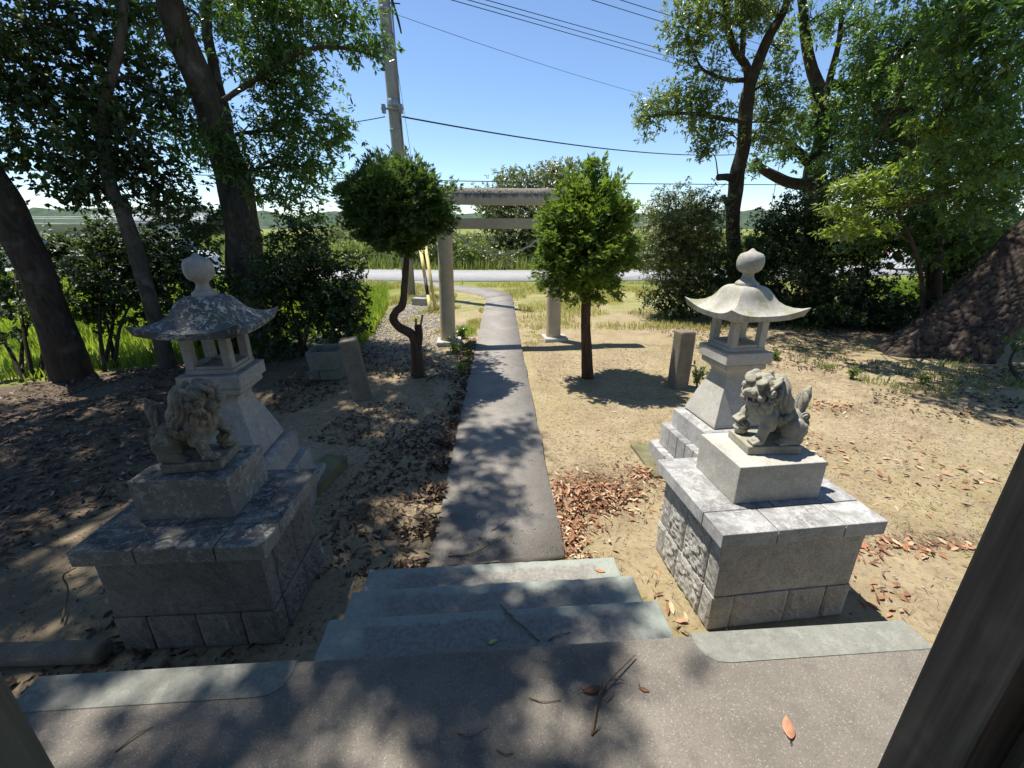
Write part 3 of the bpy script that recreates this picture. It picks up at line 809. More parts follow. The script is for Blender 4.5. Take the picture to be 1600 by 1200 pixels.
lan_l = lantern('shaded stone lantern with dark lichen-spotted roof behind the left lion', (-2.00, 2.86, 0), R(6), M['roof_dark'], M['granite_shade'], M['granite_shade'], M['granite_shade'], 9, 0.84)

# flat mossy slabs let into the earth beside the lantern bases
s1 = tag(box('stone_slab', M['slab_mossy'], None, (0.17, 0.62, 0.055), G(1012, 722) + Vector((0.02, 0, -0.012)), bevel=0.012, rot=(0, 0, R(5)), jitter=0.002), 'mossy flat stone slab beside the base of the right lantern', 'slab')
s2 = tag(box('stone_slab', M['slab_mossy'], None, (0.22, 0.66, 0.13), G(503, 757) + Vector((-0.03, 0, -0.01)), bevel=0.02, rot=(0, 0, R(-8)), jitter=0.003), 'thick dark stone slab beside the base of the left lantern', 'slab')
# rounded kerb left of the terrace
kb = lathe('kerb_stone', [(0.040, 0.0), (0.052, 0.010), (0.056, 0.03), (0.056, 0.87), (0.052, 0.89), (0.040, 0.90)], 14, True, 0.02)
k_o = link('kerb_stone', kb, M['post_stone'], None, (-2.98, 1.60, 0.045))
k_o.rotation_euler = (R(90), 0, R(92))
tag(k_o, 'rounded grey kerb stone on the ground left of the terrace', 'kerb')
# standing stone posts either side
for (u, v, h, wd, rot, lab) in ((568, 622, 0.80, 0.215, (R(3), R(-6), R(12)), 'leaning dark stone post beside the water basin'),
                               (1059, 602, 0.77, 0.225, (R(0), R(0), R(14)), 'upright brown stone post right of the clipped tree')):
    b = G(u, v)
    bm = box_bm(wd, wd * 0.85, h + 0.06, 0.022, seg=2)
    bmesh.ops.subdivide_edges(bm, edges=list(bm.edges), cuts=1, use_grid_fill=True)
    for vv in bm.verts:
        q = np.array([vv.co[:]])
        vv.co += Vector((smooth_noise3(q, 9, 8)[0], smooth_noise3(q, 9, 9)[0], 0)) * 0.006
    o = link('stone_post', bm_mesh(bm, 'stone_post'), M['post_stone'], None, b - Vector((0, 0, 0.05)))
    o.rotation_euler = rot
    tag(o, lab, 'stone post', 'stone posts either side of the path')
# water basin on a foot stone
bpos = G(517, 590)
ba = thing('water_basin', 'square hollow stone water basin resting on a block left of the leaning post', 'basin', bpos, R(8))
def trough(name, w, d, h, th):
    bm = bmesh.new()
    def rect(hw, hd, z): return [bm.verts.new((sx * hw, sy * hd, z)) for sx, sy in ((-1, -1), (1, -1), (1, 1), (-1, 1))]
    a = rect(w * 0.43, d * 0.43, 0); b = rect(w / 2, d / 2, h); c = rect(w / 2 - th, d / 2 - th, h); e = rect(w / 2 - th * 1.2, d / 2 - th * 1.2, h * 0.35)
    for p, q in ((a, b), (b, c), (c, e)):
        for k in range(4): bm.faces.new((p[k], p[(k + 1) % 4], q[(k + 1) % 4], q[k]))
    bm.faces.new(a[::-1]); bm.faces.new(e)
    bmesh.ops.bevel(bm, geom=[x for x in bm.edges], offset=0.006, segments=2, affect='EDGES')
    return bm_mesh(bm, name)
box('foot_block', M['basin'], ba, (0.30, 0.24, 0.17), (0.04, 0, 0), bevel=0.012)
box('foot_block', M['basin'], ba, (0.16, 0.22, 0.15), (-0.20, 0.02, 0), bevel=0.012)
link('trough', trough('trough', 0.46, 0.50, 0.27, 0.045), M['basin'], ba, (-0.01, 0.03, 0.172))

# ------------------------------------------------------------------ torii
TL, TR = Vector((-1.22, 8.10, 0)), Vector((0.81, 8.36, 0))
tc = (TL + TR) / 2
trot = math.atan2(TR.y - TL.y, TR.x - TL.x)
tor = thing('torii_gate', 'weathered tan concrete torii gate straddling the path', 'torii', tc, trot)
half = (TR - TL).length / 2
def torii_mat_top():
    m = NT('torii_beam')
    geo = m.n('NewGeometry'); co = geo.outputs['Position']
    n1 = m.noise(m.n('Mapping', {'Vector': co, 'Scale': (1, 1, 0.22)}).outputs[0], 13, 6, 0.75, 0.3)
    n2 = m.noise(co, 40, 5, 0.75)
    z = m.n('SeparateXYZ', {'Vector': m.n('TexCoord').outputs['Object']}).outputs[2]
    base = m.mix(m.noise(co, 5, 4, 0.6), (0.64, 0.53, 0.36), (0.47, 0.37, 0.24))
    crust = m.mix(m.ramp(n2, (0.40, 0.0), (0.60, 1.0)), (0.045, 0.040, 0.035), (0.36, 0.33, 0.28))
    f = smoothstep_node(m, m.math('ADD', z, m.math('MULTIPLY', m.math('SUBTRACT', n1, 0.5), 0.34)), 0.10, 0.15)
    c = m.mix(f, base, crust)
    return m.done(c, 0.95, m.bump(m.math('ADD', n1, n2), 0.5, 0.012), 0.15)
M['torii_beam'] = torii_mat_top()
for s in (-1, 1):
    inc = 0.045                                 # pillars lean in a little
    P = [(s * half, 0, -0.05), (s * (half - inc * 0.5), 0, 1.2), (s * (half - inc), 0, 2.50)]
    V, F, T = tube_arrays(catmull(P, 8), [0.145, 0.135, 0.125], 28)
    link('pillar', mesh_np('pillar', V, [F, T], True), M['torii'], tor)
    box('foot_slab', M['granite_pale'], tor, (0.46, 0.42, 0.075), (s * half + 0.02, -0.02, -0.012), bevel=0.015, jitter=0.003)
    box('wedge', M['torii'], tor, (0.09, 0.19, 0.10), (s * (half - 0.04) + 0.165 * s, 0, 2.20), bevel=0.008)
box('tie_beam', M['torii'], tor, (2 * half - 0.20, 0.135, 0.175), (0, 0, 2.045), bevel=0.010)
for s in (-1, 1):
    box('tie_beam_end', M['torii'], tor, (0.30, 0.135, 0.175), (s * (half + 0.23), 0, 2.045), bevel=0.010)
# top beam: half-round crown, tips rise slightly
n = 25
V, F = [], []
sec = [(-0.135, 0.0), (-0.14, 0.10), (-0.135, 0.19), (-0.11, 0.245), (-0.06, 0.285), (0.0, 0.30), (0.06, 0.285), (0.11, 0.245), (0.135, 0.19), (0.14, 0.10), (0.135, 0.0)]
for i in range(n):
    x = -1.75 + 3.5 * i / (n - 1)
    up = 0.05 * abs(x / 1.75) ** 3
    xs = x + 0.04 * math.copysign(1, x) * (abs(x) > 1.74)
    for y, z in sec: V.append((xs, y, z * 0.9 + up))
ns = len(sec)
for i in range(n - 1):
    for k in range(ns):
        F.append((i * ns + k, i * ns + (k + 1) % ns, (i + 1) * ns + (k + 1) % ns, (i + 1) * ns + k))
me = mesh_np('top_beam', V, [np.array(F)], True)
bm = bmesh.new(); bm.from_mesh(me); bm.verts.ensure_lookup_table()
bm.faces.new([bm.verts[k] for k in range(ns)]); bm.faces.new([bm.verts[(n - 1) * ns + k] for k in range(ns)][::-1])
bmesh.ops.recalc_face_normals(bm, faces=bm.faces)
for e in bm.edges:
    if len(e.link_faces) == 2 and e.calc_face_angle(0) > R(40): e.smooth = False
bm.to_mesh(me); bm.free()
link('top_beam', me, M['torii_beam'], tor, (0, 0, 2.44))
# old straw rope hanging between the pillars
M['rope'] = flat_mat('rope', (0.50, 0.46, 0.38), 0.9, 0.3, 90, 0.5)
rp = []
for k in range(29):
    t_ = k / 28
    x = -0.86 + 1.70 * t_
    s_ = 4 * t_ * (1 - t_)
    rp.append((x, -0.10 - 0.02 * math.sin(3 * t_), 2.04 - 0.42 * s_ ** 0.92 + 0.006 * math.sin(t_ * 60)))
V, F, T = tube_arrays(np.array(rp), [0.013] * 29, 8, 0.25)
rope = link('straw_rope', mesh_np('straw_rope', V, [F, T], True), M['rope'], None, tc)
rope.rotation_euler = (0, 0, trot)
tag(rope, 'slack pale straw rope hanging in a curve under the torii tie beam', 'rope')
# ================================================================== guardian lions, carved as one continuous surface each
def surface_nets(S, origin, h):
    """S: scalar grid, negative inside; one vertex per cell the surface crosses"""
    ins = S < 0
    nx, ny, nz = S.shape
    cn = np.zeros((nx - 1, ny - 1, nz - 1), np.int8)
    for i in (0, 1):
        for j in (0, 1):
            for k in (0, 1):
                cn += ins[i:nx - 1 + i, j:ny - 1 + j, k:nz - 1 + k]
    act = (cn > 0) & (cn < 8)
    cells = np.argwhere(act)
    idx = -np.ones(act.shape, int); idx[act] = np.arange(len(cells))
    acc = np.zeros((len(cells), 3)); cnt = np.zeros(len(cells))
    for a in [(i, j, k) for i in (0, 1) for j in (0, 1) for k in (0, 1)]:
        for ax in range(3):
            if a[ax]: continue
            b = list(a); b[ax] = 1
            ca, cb = cells + np.array(a), cells + np.array(b)
            sa = S[ca[:, 0], ca[:, 1], ca[:, 2]]; sb = S[cb[:, 0], cb[:, 1], cb[:, 2]]
            cr = (sa < 0) != (sb < 0)
            t = np.where(cr, sa / np.where(cr, sa - sb, 1), 0)
            p = np.tile(np.array(a, float), (len(cells), 1)); p[:, ax] = t
            acc += np.where(cr[:, None], p, 0); cnt += cr
    V = (cells + acc / cnt[:, None]) * h + np.array(origin)
    F = []
    for ax in range(3):
        o1, o2 = [(1, 2), (2, 0), (0, 1)][ax]
        lo_ = [slice(1, n_ - 1) for n_ in S.shape]
        lo_[ax] = slice(0, S.shape[ax] - 1); hi_ = list(lo_); hi_[ax] = slice(1, S.shape[ax])
        a, b = ins[tuple(lo_)], ins[tuple(hi_)]
        for flag, rev in (((a & ~b), False), ((~a & b), True)):
            w = np.argwhere(flag) + np.array([q.start for q in lo_])
            q = []
            for d1, d2 in ((-1, -1), (0, -1), (0, 0), (-1, 0)):
                cc = w.copy(); cc[:, o1] += d1; cc[:, o2] += d2
                q.append(idx[cc[:, 0], cc[:, 1], cc[:, 2]])
            q = np.stack(q, -1)
            F.append(q[:, ::-1] if rev else q)
    F = np.vstack(F)
    return V, F[(F >= 0).all(1)]

def rotm(rx=0, ry=0, rz=0):
    return np.array(Euler((rx, ry, rz)).to_matrix())
def lion_mesh(name, yaw, open_mouth, seed, flip=False):
    h = 0.0040
    lo, hi = np.array([-0.25, -0.16, 0.03]), np.array([0.26, 0.16, 0.51])
    ax = [np.arange(a, b, h) for a, b in zip(lo, hi)]
    X, Y, Z = np.meshgrid(*ax, indexing='ij')
    P = np.stack([X, Y, Z], -1).astype(np.float32)
    S = np.full(X.shape, 0.3, np.float32)
    def ell(Q, c, r, rot=None):
        q = Q - np.array(c, np.float32)
        if rot is not None: q = q @ rot.astype(np.float32)
        r = np.array(r, np.float32)
        k0 = np.sqrt(((q / r) ** 2).sum(-1)); k1 = np.sqrt(((q / (r * r)) ** 2).sum(-1)) + 1e-9
        return k0 * (k0 - 1) / k1
    def cap(Q, a, b, ra, rb):
        a, b = np.array(a, np.float32), np.array(b, np.float32)
        pa = Q - a; ba_ = b - a
        t = np.clip((pa @ ba_) / ba_.dot(ba_), 0, 1)
        return np.sqrt(((pa - t[..., None] * ba_) ** 2).sum(-1)) - (ra + (rb - ra) * t)
    def smin(a, b, k):
        hh = np.clip(0.5 + 0.5 * (b - a) / k, 0, 1)
        return b + (a - b) * hh - k * hh * (1 - hh)
    def win(c, m):
        c = np.array(c); m = np.array(m) * np.ones(3)
        a = np.clip(np.floor((c - m - lo) / h).astype(int), 0, np.array(S.shape) - 1)
        b = np.clip(np.ceil((c + m - lo) / h).astype(int) + 1, 1, np.array(S.shape))
        return tuple(slice(p, q) for p, q in zip(a, b))
    def addE(c, r, k, rot=None):
        w = win(c, max(r) + k + 0.02); S[w] = smin(S[w], ell(P[w], c, r, rot), k)
    def cutE(c, r, k, rot=None):
        w = win(c, max(r) + k + 0.02); S[w] = -smin(-S[w], ell(P[w], c, r, rot), k)
    def addC(a, b, ra, rb, k):
        c = (np.array(a) + np.array(b)) / 2
        w = win(c, np.abs(np.array(b) - np.array(a)) / 2 + max(ra, rb) + k + 0.02); S[w] = smin(S[w], cap(P[w], a, b, ra, rb), k)
    S[:] = cap(P, (-0.105, 0, 0.165), (0.045, 0, 0.215), 0.066, 0.078)
    addE((0.070, 0, 0.215), (0.072, 0.080, 0.085), 0.03)
    addE((-0.125, 0, 0.155), (0.058, 0.078, 0.085), 0.03)
    for s in (-1, 1):
        addE((-0.105, 0.070 * s, 0.125), (0.078, 0.040, 0.074), 0.008, rotm(0, R(-25), 0))
        addC((-0.13, 0.082 * s, 0.075), (-0.035, 0.090 * s, 0.068), 0.030, 0.024, 0.008)
        for t in (-1, 0, 1):
            addC((-0.045, (0.090 + 0.016 * t) * s, 0.066), (-0.012, (0.090 + 0.018 * t) * s, 0.060), 0.013, 0.011, 0.003)
        addE((-0.150, 0.078 * s, 0.150), (0.030, 0.022, 0.026), 0.005)
    # straight fore leg on the near side, with paw
    addC((0.070, 0.062, 0.225), (0.085, 0.076, 0.150), 0.044, 0.033, 0.018)
    addC((0.085, 0.076, 0.150), (0.105, 0.080, 0.080), 0.033, 0.028, 0.010)
    addE((0.122, 0.081, 0.070), (0.038, 0.035, 0.025), 0.010)
    for t in (-1.5, -0.5, 0.5, 1.5):
        addC((0.130, 0.081 + 0.0165 * t, 0.074), (0.160, 0.081 + 0.018 * t, 0.062), 0.0115, 0.010, 0.003)
    addE((0.050, 0.088, 0.160), (0.022, 0.014, 0.034), 0.005)
    # far fore leg resting on a ball
    addC((0.080, -0.062, 0.225), (0.125, -0.076, 0.185), 0.042, 0.032, 0.018)
    addC((0.125, -0.076, 0.185), (0.147, -0.074, 0.155), 0.032, 0.028, 0.010)
    for t in (-1.5, -0.5, 0.5, 1.5):
        addC((0.152, -0.074 + 0.0165 * t, 0.160), (0.186, -0.074 + 0.018 * t, 0.138), 0.0115, 0.010, 0.003)
    w = win((0.142, -0.072, 0.092), 0.07)
    q = P[w] - np.array((0.142, -0.072, 0.092), np.float32)
    S[w] = smin(S[w], np.sqrt((q ** 2).sum(-1)) - 0.047 + 0.0035 * np.sin(np.arctan2(q[..., 2], q[..., 0]) * 9), 0.003)
    cutE((0.005, 0, 0.085), (0.074, 0.062, 0.060), 0.008)
    for s in (-1, 1): cutE((0.015, 0.085 * s, 0.100), (0.030, 0.030, 0.040), 0.008)
    # mane: a heavy cape of long wavy locks
    w = win((0.02, 0, 0.30), (0.13, 0.14, 0.19))
    Q = P[w]
    mane = smin(ell(Q, (0.026, 0, 0.308), (0.078, 0.090, 0.122), rotm(0, R(-18), 0)), ell(Q, (-0.022, 0, 0.262), (0.072, 0.088, 0.078), rotm(0, R(-30), 0)), 0.02)
    az = np.arctan2(Q[..., 1], Q[..., 0] - 0.075)
    ph = az * 22 + 5 * np.sin(Q[..., 2] * 24) + 2.2 * smooth_noise3(Q.reshape(-1, 3).astype(float), 16, seed + 5).reshape(az.shape)
    wave = np.abs(np.sin(ph * 0.5)) ** 0.7 * 2 - 1.1
    mane = mane - 0.0048 * wave * np.clip((0.095 - Q[..., 0]) / 0.05, 0, 1)
    S[w] = smin(S[w], mane, 0.006)
    for s in (-1, 1):                           # curled lock ends over the shoulders
        for (x, y, z) in ((-0.045, 0.078, 0.215), (-0.010, 0.094, 0.205), (0.030, 0.098, 0.205), (-0.070, 0.050, 0.225), (0.062, 0.094, 0.225)):
            w = win((x, y * s, z), 0.05)
            q = P[w] - np.array((x, y * s, z), np.float32)
            rad = np.hypot(q[..., 0], q[..., 2])
            S[w] = smin(S[w], np.sqrt((q ** 2).sum(-1)) - 0.023 + 0.0035 * np.sin(rad * 620 + np.arctan2(q[..., 2], q[..., 0])), 0.003)
    for k in range(7):                          # ruff under the chin
        a = -1.15 + 2.3 * k / 6
        addE((0.068 + 0.070 * math.cos(a), 0.098 * math.sin(a), 0.258 - 0.018 * math.cos(2.2 * a)), (0.020, 0.020, 0.034), 0.003)
    # head, turned by yaw
    hc = np.array((0.108, 0.0, 0.362))
    w = win(hc, 0.155)
    Qh = (P[w] - hc.astype(np.float32)) @ rotm(0, R(8), yaw).astype(np.float32)
    hd = ell(Qh, (-0.005, 0, 0.005), (0.074, 0.078, 0.074))
    def A(c, r, k, rot=None):
        nonlocal hd
        hd = smin(hd, ell(Qh, c, r, rot), k)
    def C_(c, r, k, rot=None):
        nonlocal hd
        hd = -smin(-hd, ell(Qh, c, r, rot), k)
    A((0.060, 0, -0.016), (0.050, 0.054, 0.036), 0.010)            # muzzle
    A((0.100, 0, 0.004), (0.023, 0.036, 0.020), 0.004)             # nose
    for s in (-1, 1):
        A((0.108, 0.024 * s, -0.003), (0.014, 0.014, 0.013), 0.002)
        A((0.056, 0.038 * s, 0.054), (0.034, 0.034, 0.016), 0.003, rotm(R(16) * s, R(10), R(18) * s))
        C_((0.086, 0.040 * s, 0.026), (0.022, 0.024, 0.016), 0.003)
        A((0.068, 0.038 * s, 0.026), (0.018, 0.018, 0.015), 0.002)
        C_((0.088, 0.038 * s, 0.026), (0.006, 0.005, 0.005), 0.002)
        A((0.066, 0.050 * s, -0.030), (0.032, 0.022, 0.022), 0.003)
        for (cx, cy, cz, r_) in ((0.026, 0.080, -0.004, 0.027), (0.018, 0.086, -0.046, 0.029), (0.048, 0.072, -0.068, 0.024), (-0.018, 0.094, -0.022, 0.026)):
            q = Qh - np.array((cx, cy * s, cz), np.float32)
            rad = np.hypot(q[..., 0], q[..., 2])
            hd = smin(hd, np.sqrt((q ** 2).sum(-1)) - r_ + 0.0045 * np.sin(rad * 560 + np.arctan2(q[..., 2], q[..., 0])), 0.002)
        A((-0.022, 0.084 * s, 0.044), (0.054, 0.014, 0.026), 0.003, rotm(R(-42) * s, R(10), R(16) * s))
        C_((-0.014, 0.100 * s, 0.040), (0.036, 0.009, 0.012), 0.003, rotm(R(-42) * s, R(10), R(16) * s))
    for (cy, cz) in ((-0.034, 0.068), (0, 0.078), (0.034, 0.068)):
        A((0.042, cy, cz - 0.006), (0.016, 0.015, 0.013), 0.004)
    A((0.054, 0, -0.064), (0.048, 0.046, 0.020), 0.006)            # lower jaw
    if open_mouth:
        C_((0.096, 0, -0.044), (0.056, 0.040, 0.0125), 0.002)
        for s in (-1, 1): A((0.096, 0.022 * s, -0.040), (0.007, 0.007, 0.013), 0.002)
    else:
        C_((0.100, 0, -0.044), (0.050, 0.056, 0.0055), 0.002)
    hd = hd - 0.0032 * (np.abs(np.sin(np.arctan2(Qh[..., 1], Qh[..., 2] + 0.05) * 13)) ** 0.7 * 2 - 1.1) * np.clip((0.015 - Qh[..., 0]) / 0.03, 0, 1) * (Qh[..., 2] > -0.01)
    A((-0.072, 0, 0.062), (0.020, 0.016, 0.020), 0.004)
    S[w] = smin(S[w], hd, 0.005)
    # flame tail
    w = win((-0.16, 0, 0.27), (0.075, 0.08, 0.15))
    Q = P[w]
    ta = ell(Q, (-0.158, 0, 0.262), (0.034, 0.042, 0.088), rotm(0, R(-20), 0))
    ta = ta - 0.006 * (np.abs(np.sin(np.arctan2(Q[..., 1], Q[..., 0] + 0.158) * 3.5 + (Q[..., 2] - 0.2) * 16)) * 2 - 1.1)
    ta = smin(ta, ell(Q, (-0.182, 0, 0.330), (0.017, 0.020, 0.042), rotm(0, R(-24), 0)), 0.010)
    S[w] = smin(S[w], ta, 0.006)
    for s in (-1, 1):
        for (x, y, z, r_) in ((-0.168, 0.040, 0.200, 0.030), (-0.186, 0.032, 0.155, 0.027), (-0.176, 0.044, 0.110, 0.028)):
            w = win((x, y * s, z), 0.06)
            q = P[w] - np.array((x, y * s, z), np.float32)
            rad = np.hypot(q[..., 0], q[..., 2])
            S[w] = smin(S[w], np.sqrt((q ** 2).sum(-1)) - r_ + 0.004 * np.sin(rad * 560 + np.arctan2(q[..., 2], q[..., 0])), 0.003)
    # weathering
    nr = np.abs(S) < 0.02
    Pf = P[nr].astype(float)
    S[nr] += (0.0012 * smooth_noise3(Pf, 45, seed) + 0.0009 * smooth_noise3(Pf, 120, seed + 1)).astype(np.float32)
    S = np.maximum(S, (0.046 - Z).astype(np.float32))              # stands on its base
    V, F = surface_nets(S, lo, h)
    if flip:
        V = V * np.array([1, -1, 1]); F = F[:, ::-1]
    return mesh_np(name, V, [F], True)

def lion(label, loc, rotz, yaw, open_mouth, mat, seed, flip):
    t = thing('guardian_lion', label, 'lion statue', loc, rotz, 'pair of stone guardian lions')
    t.scale = (0.86 if flip else 0.89, 0.95, 1.03 if flip else 1.0)
    link('body', lion_mesh('body', yaw, open_mouth, seed, flip), mat, t)
    bm = box_bm(0.335, 0.235, 0.050, 0.006)
    for v in bm.verts: v.co += Vector(rng.normal(0, 0.0012, 3))
    link('base', bm_mesh(bm, 'base'), mat, t, (0.025, 0, 0))
    return t
def on_pedestal(cap, x, y, z):
    (cx, cy), a = cap
    return (cx + x * math.cos(a) - y * math.sin(a), cy + x * math.sin(a) + y * math.cos(a), z)
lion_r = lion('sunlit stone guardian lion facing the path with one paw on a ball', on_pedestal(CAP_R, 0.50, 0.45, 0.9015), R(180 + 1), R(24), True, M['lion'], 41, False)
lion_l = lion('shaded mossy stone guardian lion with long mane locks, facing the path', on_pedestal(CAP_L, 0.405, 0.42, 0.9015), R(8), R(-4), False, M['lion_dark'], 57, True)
# ================================================================== vegetation
def unit(a): return a / (np.linalg.norm(a, axis=-1, keepdims=True) + 1e-9)
def leaf_mesh(name, p, d, nrm, L, Wd, droop=0.18):
    """one folded six-sided leaf per row"""
    n = len(p)
    nrm = unit(nrm - d * (d * nrm).sum(-1, keepdims=True))
    s = np.cross(d, nrm)
    L = L[:, None]; Wd = Wd[:, None]
    def at(t, w, lift): return p + d * L * t + s * Wd * w + nrm * (Wd * lift - droop * L * t * t)
    V = np.stack([p, at(0.34, -0.48, 0.12), at(0.34, 0.48, 0.12), at(0.70, -0.40, 0.10), at(0.70, 0.40, 0.10), at(1.0, 0, 0)], 1).reshape(-1, 3)
    b = (np.arange(n) * 6)[:, None]
    T = np.vstack([b + [0, 1, 2], b + [3, 5, 4]])
    Q = b + [1, 3, 4, 2]
    return mesh_np(name, V, [Q, T], False)
def leaf_mesh2(name, p, d, nrm, L, Wd, droop=0.10):
    """one folded kite per row: two triangles"""
    n = len(p)
    nrm = unit(nrm - d * (d * nrm).sum(-1, keepdims=True))
    s = np.cross(d, nrm)
    L = L[:, None]; Wd = Wd[:, None]
    c = p + d * L * 0.46
    V = np.stack([p, c - s * Wd * 0.60 + nrm * Wd * 0.16, p + d * L - nrm * droop * L, c + s * Wd * 0.60 + nrm * Wd * 0.16], 1).reshape(-1, 3)
    b = (np.arange(n) * 4)[:, None]
    return mesh_np(name, V, [np.vstack([b + [0, 1, 2], b + [0, 2, 3]])], False)
def sprig_leaves(rs, pos, axis, k, L, aspect, spread=(35, 88)):
    """k leaves radiating from every sprig"""
    n = len(pos)
    p = np.repeat(pos, k, 0); a = np.repeat(axis, k, 0)
    t = unit(np.cross(a, rs.normal(size=a.shape)))
    ph = np.radians(rs.uniform(spread[0], spread[1], n * k))[:, None]
    d = unit(a * np.cos(ph) + t * np.sin(ph) - np.array([0, 0, 0.25]))
    L = np.repeat(np.broadcast_to(L, (n,)), k)
    p = p - a * (rs.uniform(0, 0.9, n * k) * L)[:, None] + rs.normal(0, 0.008, a.shape)
    nr = a + rs.normal(0, 0.35, a.shape) + np.array([0, 0, 0.35])
    Ls = L * rs.uniform(0.45, 1.2, n * k)
    return p, d, nr, Ls, Ls * aspect * rs.uniform(0.85, 1.15, n * k)
def zc_of(v, D):
    z = CAM_H - D * math.tan(ang(v))
    return D * math.cos(PITCH) + (CAM_H - z) * math.sin(PITCH)
def B(u, v, D, ru, rv, rd=None, cover=3.0):
    k = zc_of(v, D) / FPX
    rx, rz = ru * k, rv * k
    return (np.array(W(u, v, D)), np.array((rx, rd if rd else (rx + rz) / 2, rz)), cover)
def TP(*pts):
    return [tuple(W(u, v, D)) for u, v, D in pts]

LEAVES = [0]
def make_tree(name, label, cat, base, stems, blobs, bark, leaf, L=0.09, aspect=0.36, k=8, group=None, seed=0,
              clump=0.20, limb_r=0.045, twigs=0.55, spread=(35, 88), crown_name='crown'):
    rs = np.random.RandomState(seed)
    base = Vector(base)
    t = thing(name, label, cat, base, 0, group)
    b0 = np.array(base)
    att, attr = [], []
    for si, (pts, rad) in enumerate(stems):
        C = catmull(pts, 6)
        m = len(C)
        rr = np.interp(np.linspace(0, 1, m), np.linspace(0, 1, len(rad)), rad)
        jit = np.stack([smooth_noise3(C + si, 2.1, seed + 1), smooth_noise3(C + si, 2.1, seed + 2), np.zeros(m)], -1) * rr[:, None] * 0.25
        jit[0] = 0
        V, F, T = tube_arrays(C + jit - b0, rr, 18 if rad[0] > 0.12 else 10, 0.07, seed)
        link('trunk' if si == 0 else 'limb', mesh_np('trunk', V, [F, T], True), bark, t)
        att.append(C + jit); attr.append(rr)
    att = np.vstack(att); attr = np.concatenate(attr)
    bag = Bag(); limbs = []
    PS, AX, LL = [], [], []
    for bl in blobs:
        c, r, cover = bl[:3]
        Lb = bl[3] if len(bl) > 3 else L            # high crown: larger, fewer leaves
        leaf_area = k * Lb * Lb * aspect * 0.42
        area = math.pi * r[0] * max(r[2], r[1] * 0.8)
        nsp = max(6, int(cover * area / leaf_area))
        ncl = max(4, int(nsp / 9))
        q = unit(rs.normal(size=(ncl, 3))) * (rs.uniform(0.12, 1.0, (ncl, 1)) ** 0.42)
        q *= 1 + 0.22 * smooth_noise3(q * 2 + seed, 1.7, seed + 3)[:, None]
        cl = c + q * r
        idx = rs.randint(0, ncl, nsp)
        pos = cl[idx] + rs.normal(0, min(clump, 0.45 * float(np.mean(r))), (nsp, 3)) * np.array([1, 1, 0.7])
        pos[:, 2] = np.maximum(pos[:, 2], 0.05)
        ax = unit(unit((pos - c) / r) * 0.7 + np.array([0, 0, 0.45]) + rs.normal(0, 0.45, (nsp, 3)))
        PS.append(pos); AX.append(ax); LL.append(np.full(nsp, Lb))
        # limb from the nearest lower stem point into the blob, then twigs to the clumps
        dd = np.linalg.norm(att - c, axis=1) + 1.2 * np.maximum(0, att[:, 2] - c[2] + 0.1)
        j = int(np.argmin(dd))
        s0 = att[j]
        mid = (s0 + c) / 2 + rs.normal(0, 0.10, 3) * np.linalg.norm(c - s0) + np.array([0, 0, 0.08 * np.linalg.norm(c - s0)])
        r0 = min(attr[j] * 0.6, limb_r * (0.12 + 0.5 * np.linalg.norm(r)))
        C = catmull([s0, mid, c], 5)
        V, F, T = tube_arrays(C - b0, [r0, r0 * 0.7, r0 * 0.4], 8, 0.08, seed)
        link('branch', mesh_np('branch', V, [F, T], True), bark, t)
        for m_ in range(ncl):
            if rs.rand() < twigs:
                jj = rs.randint(len(C) // 3, len(C))
                e = cl[m_]
                mm = (C[jj] + e) / 2 + rs.normal(0, 0.07, 3)
                bag.tube(np.array([C[jj], mm, e]) - b0, [r0 * 0.30 + 0.002, r0 * 0.2 + 0.002, 0.003], 4)
    if bag.n:
        tag(link('twigs', bag.mesh('twigs'), bark, t), kind='stuff')
    pos, ax = np.vstack(PS), np.vstack(AX)
    me = leaf_mesh2('crown', *sprig_leaves(rs, pos - b0, ax, k, np.concatenate(LL), aspect, spread))
    LEAVES[0] += len(me.polygons) // 2
    link(crown_name, me, leaf, t)
    return t

# ---- big leaning evergreen on the left: its crown also roofs over the steps and lions
big_pts = TP((386, 548, 8.0), (384, 470, 8.0), (376, 350, 8.0), (366, 290, 8.0), (332, 180, 7.9), (296, 90, 7.7), (262, 0, 7.5), (225, -120, 7.0))
big_pts[0] = (big_pts[0][0], big_pts[0][1], -0.5)
top = np.array(big_pts[-1])
sec_pts = [big_pts[3]] + TP((356, 215, 8.1), (338, 120, 8.2), (322, 40, 8.2), (330, -80, 8.3))
limb_a = [tuple(top), (-4.4, 5.6, 7.6), (-3.6, 4.4, 8.2), (-2.9, 3.2, 8.3)]
limb_b = [tuple(top), (-5.6, 5.0, 7.6), (-6.2, 3.6, 8.4), (-6.6, 2.6, 8.7)]
limb_c = TP((330, 170, 7.9), (420, 110, 7.8), (490, 75, 7.6), (560, 80, 7.5), (598, 92, 7.4))
blobs = [B(405, 55, 8.2, 85, 62), B(470, 30, 8.0, 80, 50), B(540, 25, 7.7, 55, 40), B(575, 72, 7.5, 38, 16, 0.3), B(450, 130, 8.2, 75, 45),
         B(455, 205, 8.3, 70, 55), B(420, 270, 8.2, 60, 45), B(490, 260, 8.4, 42, 45), B(510, 180, 8.3, 32, 42), B(345, 235, 7.6, 40, 45),
         B(300, 200, 8.5, 55, 60), B(230, 40, 8.6, 60, 60), B(340, 20, 9.0, 50, 50), B(470, 320, 8.6, 45, 25, None, 1.6), B(430, -60, 8, 140, 70, None, 1.8)]
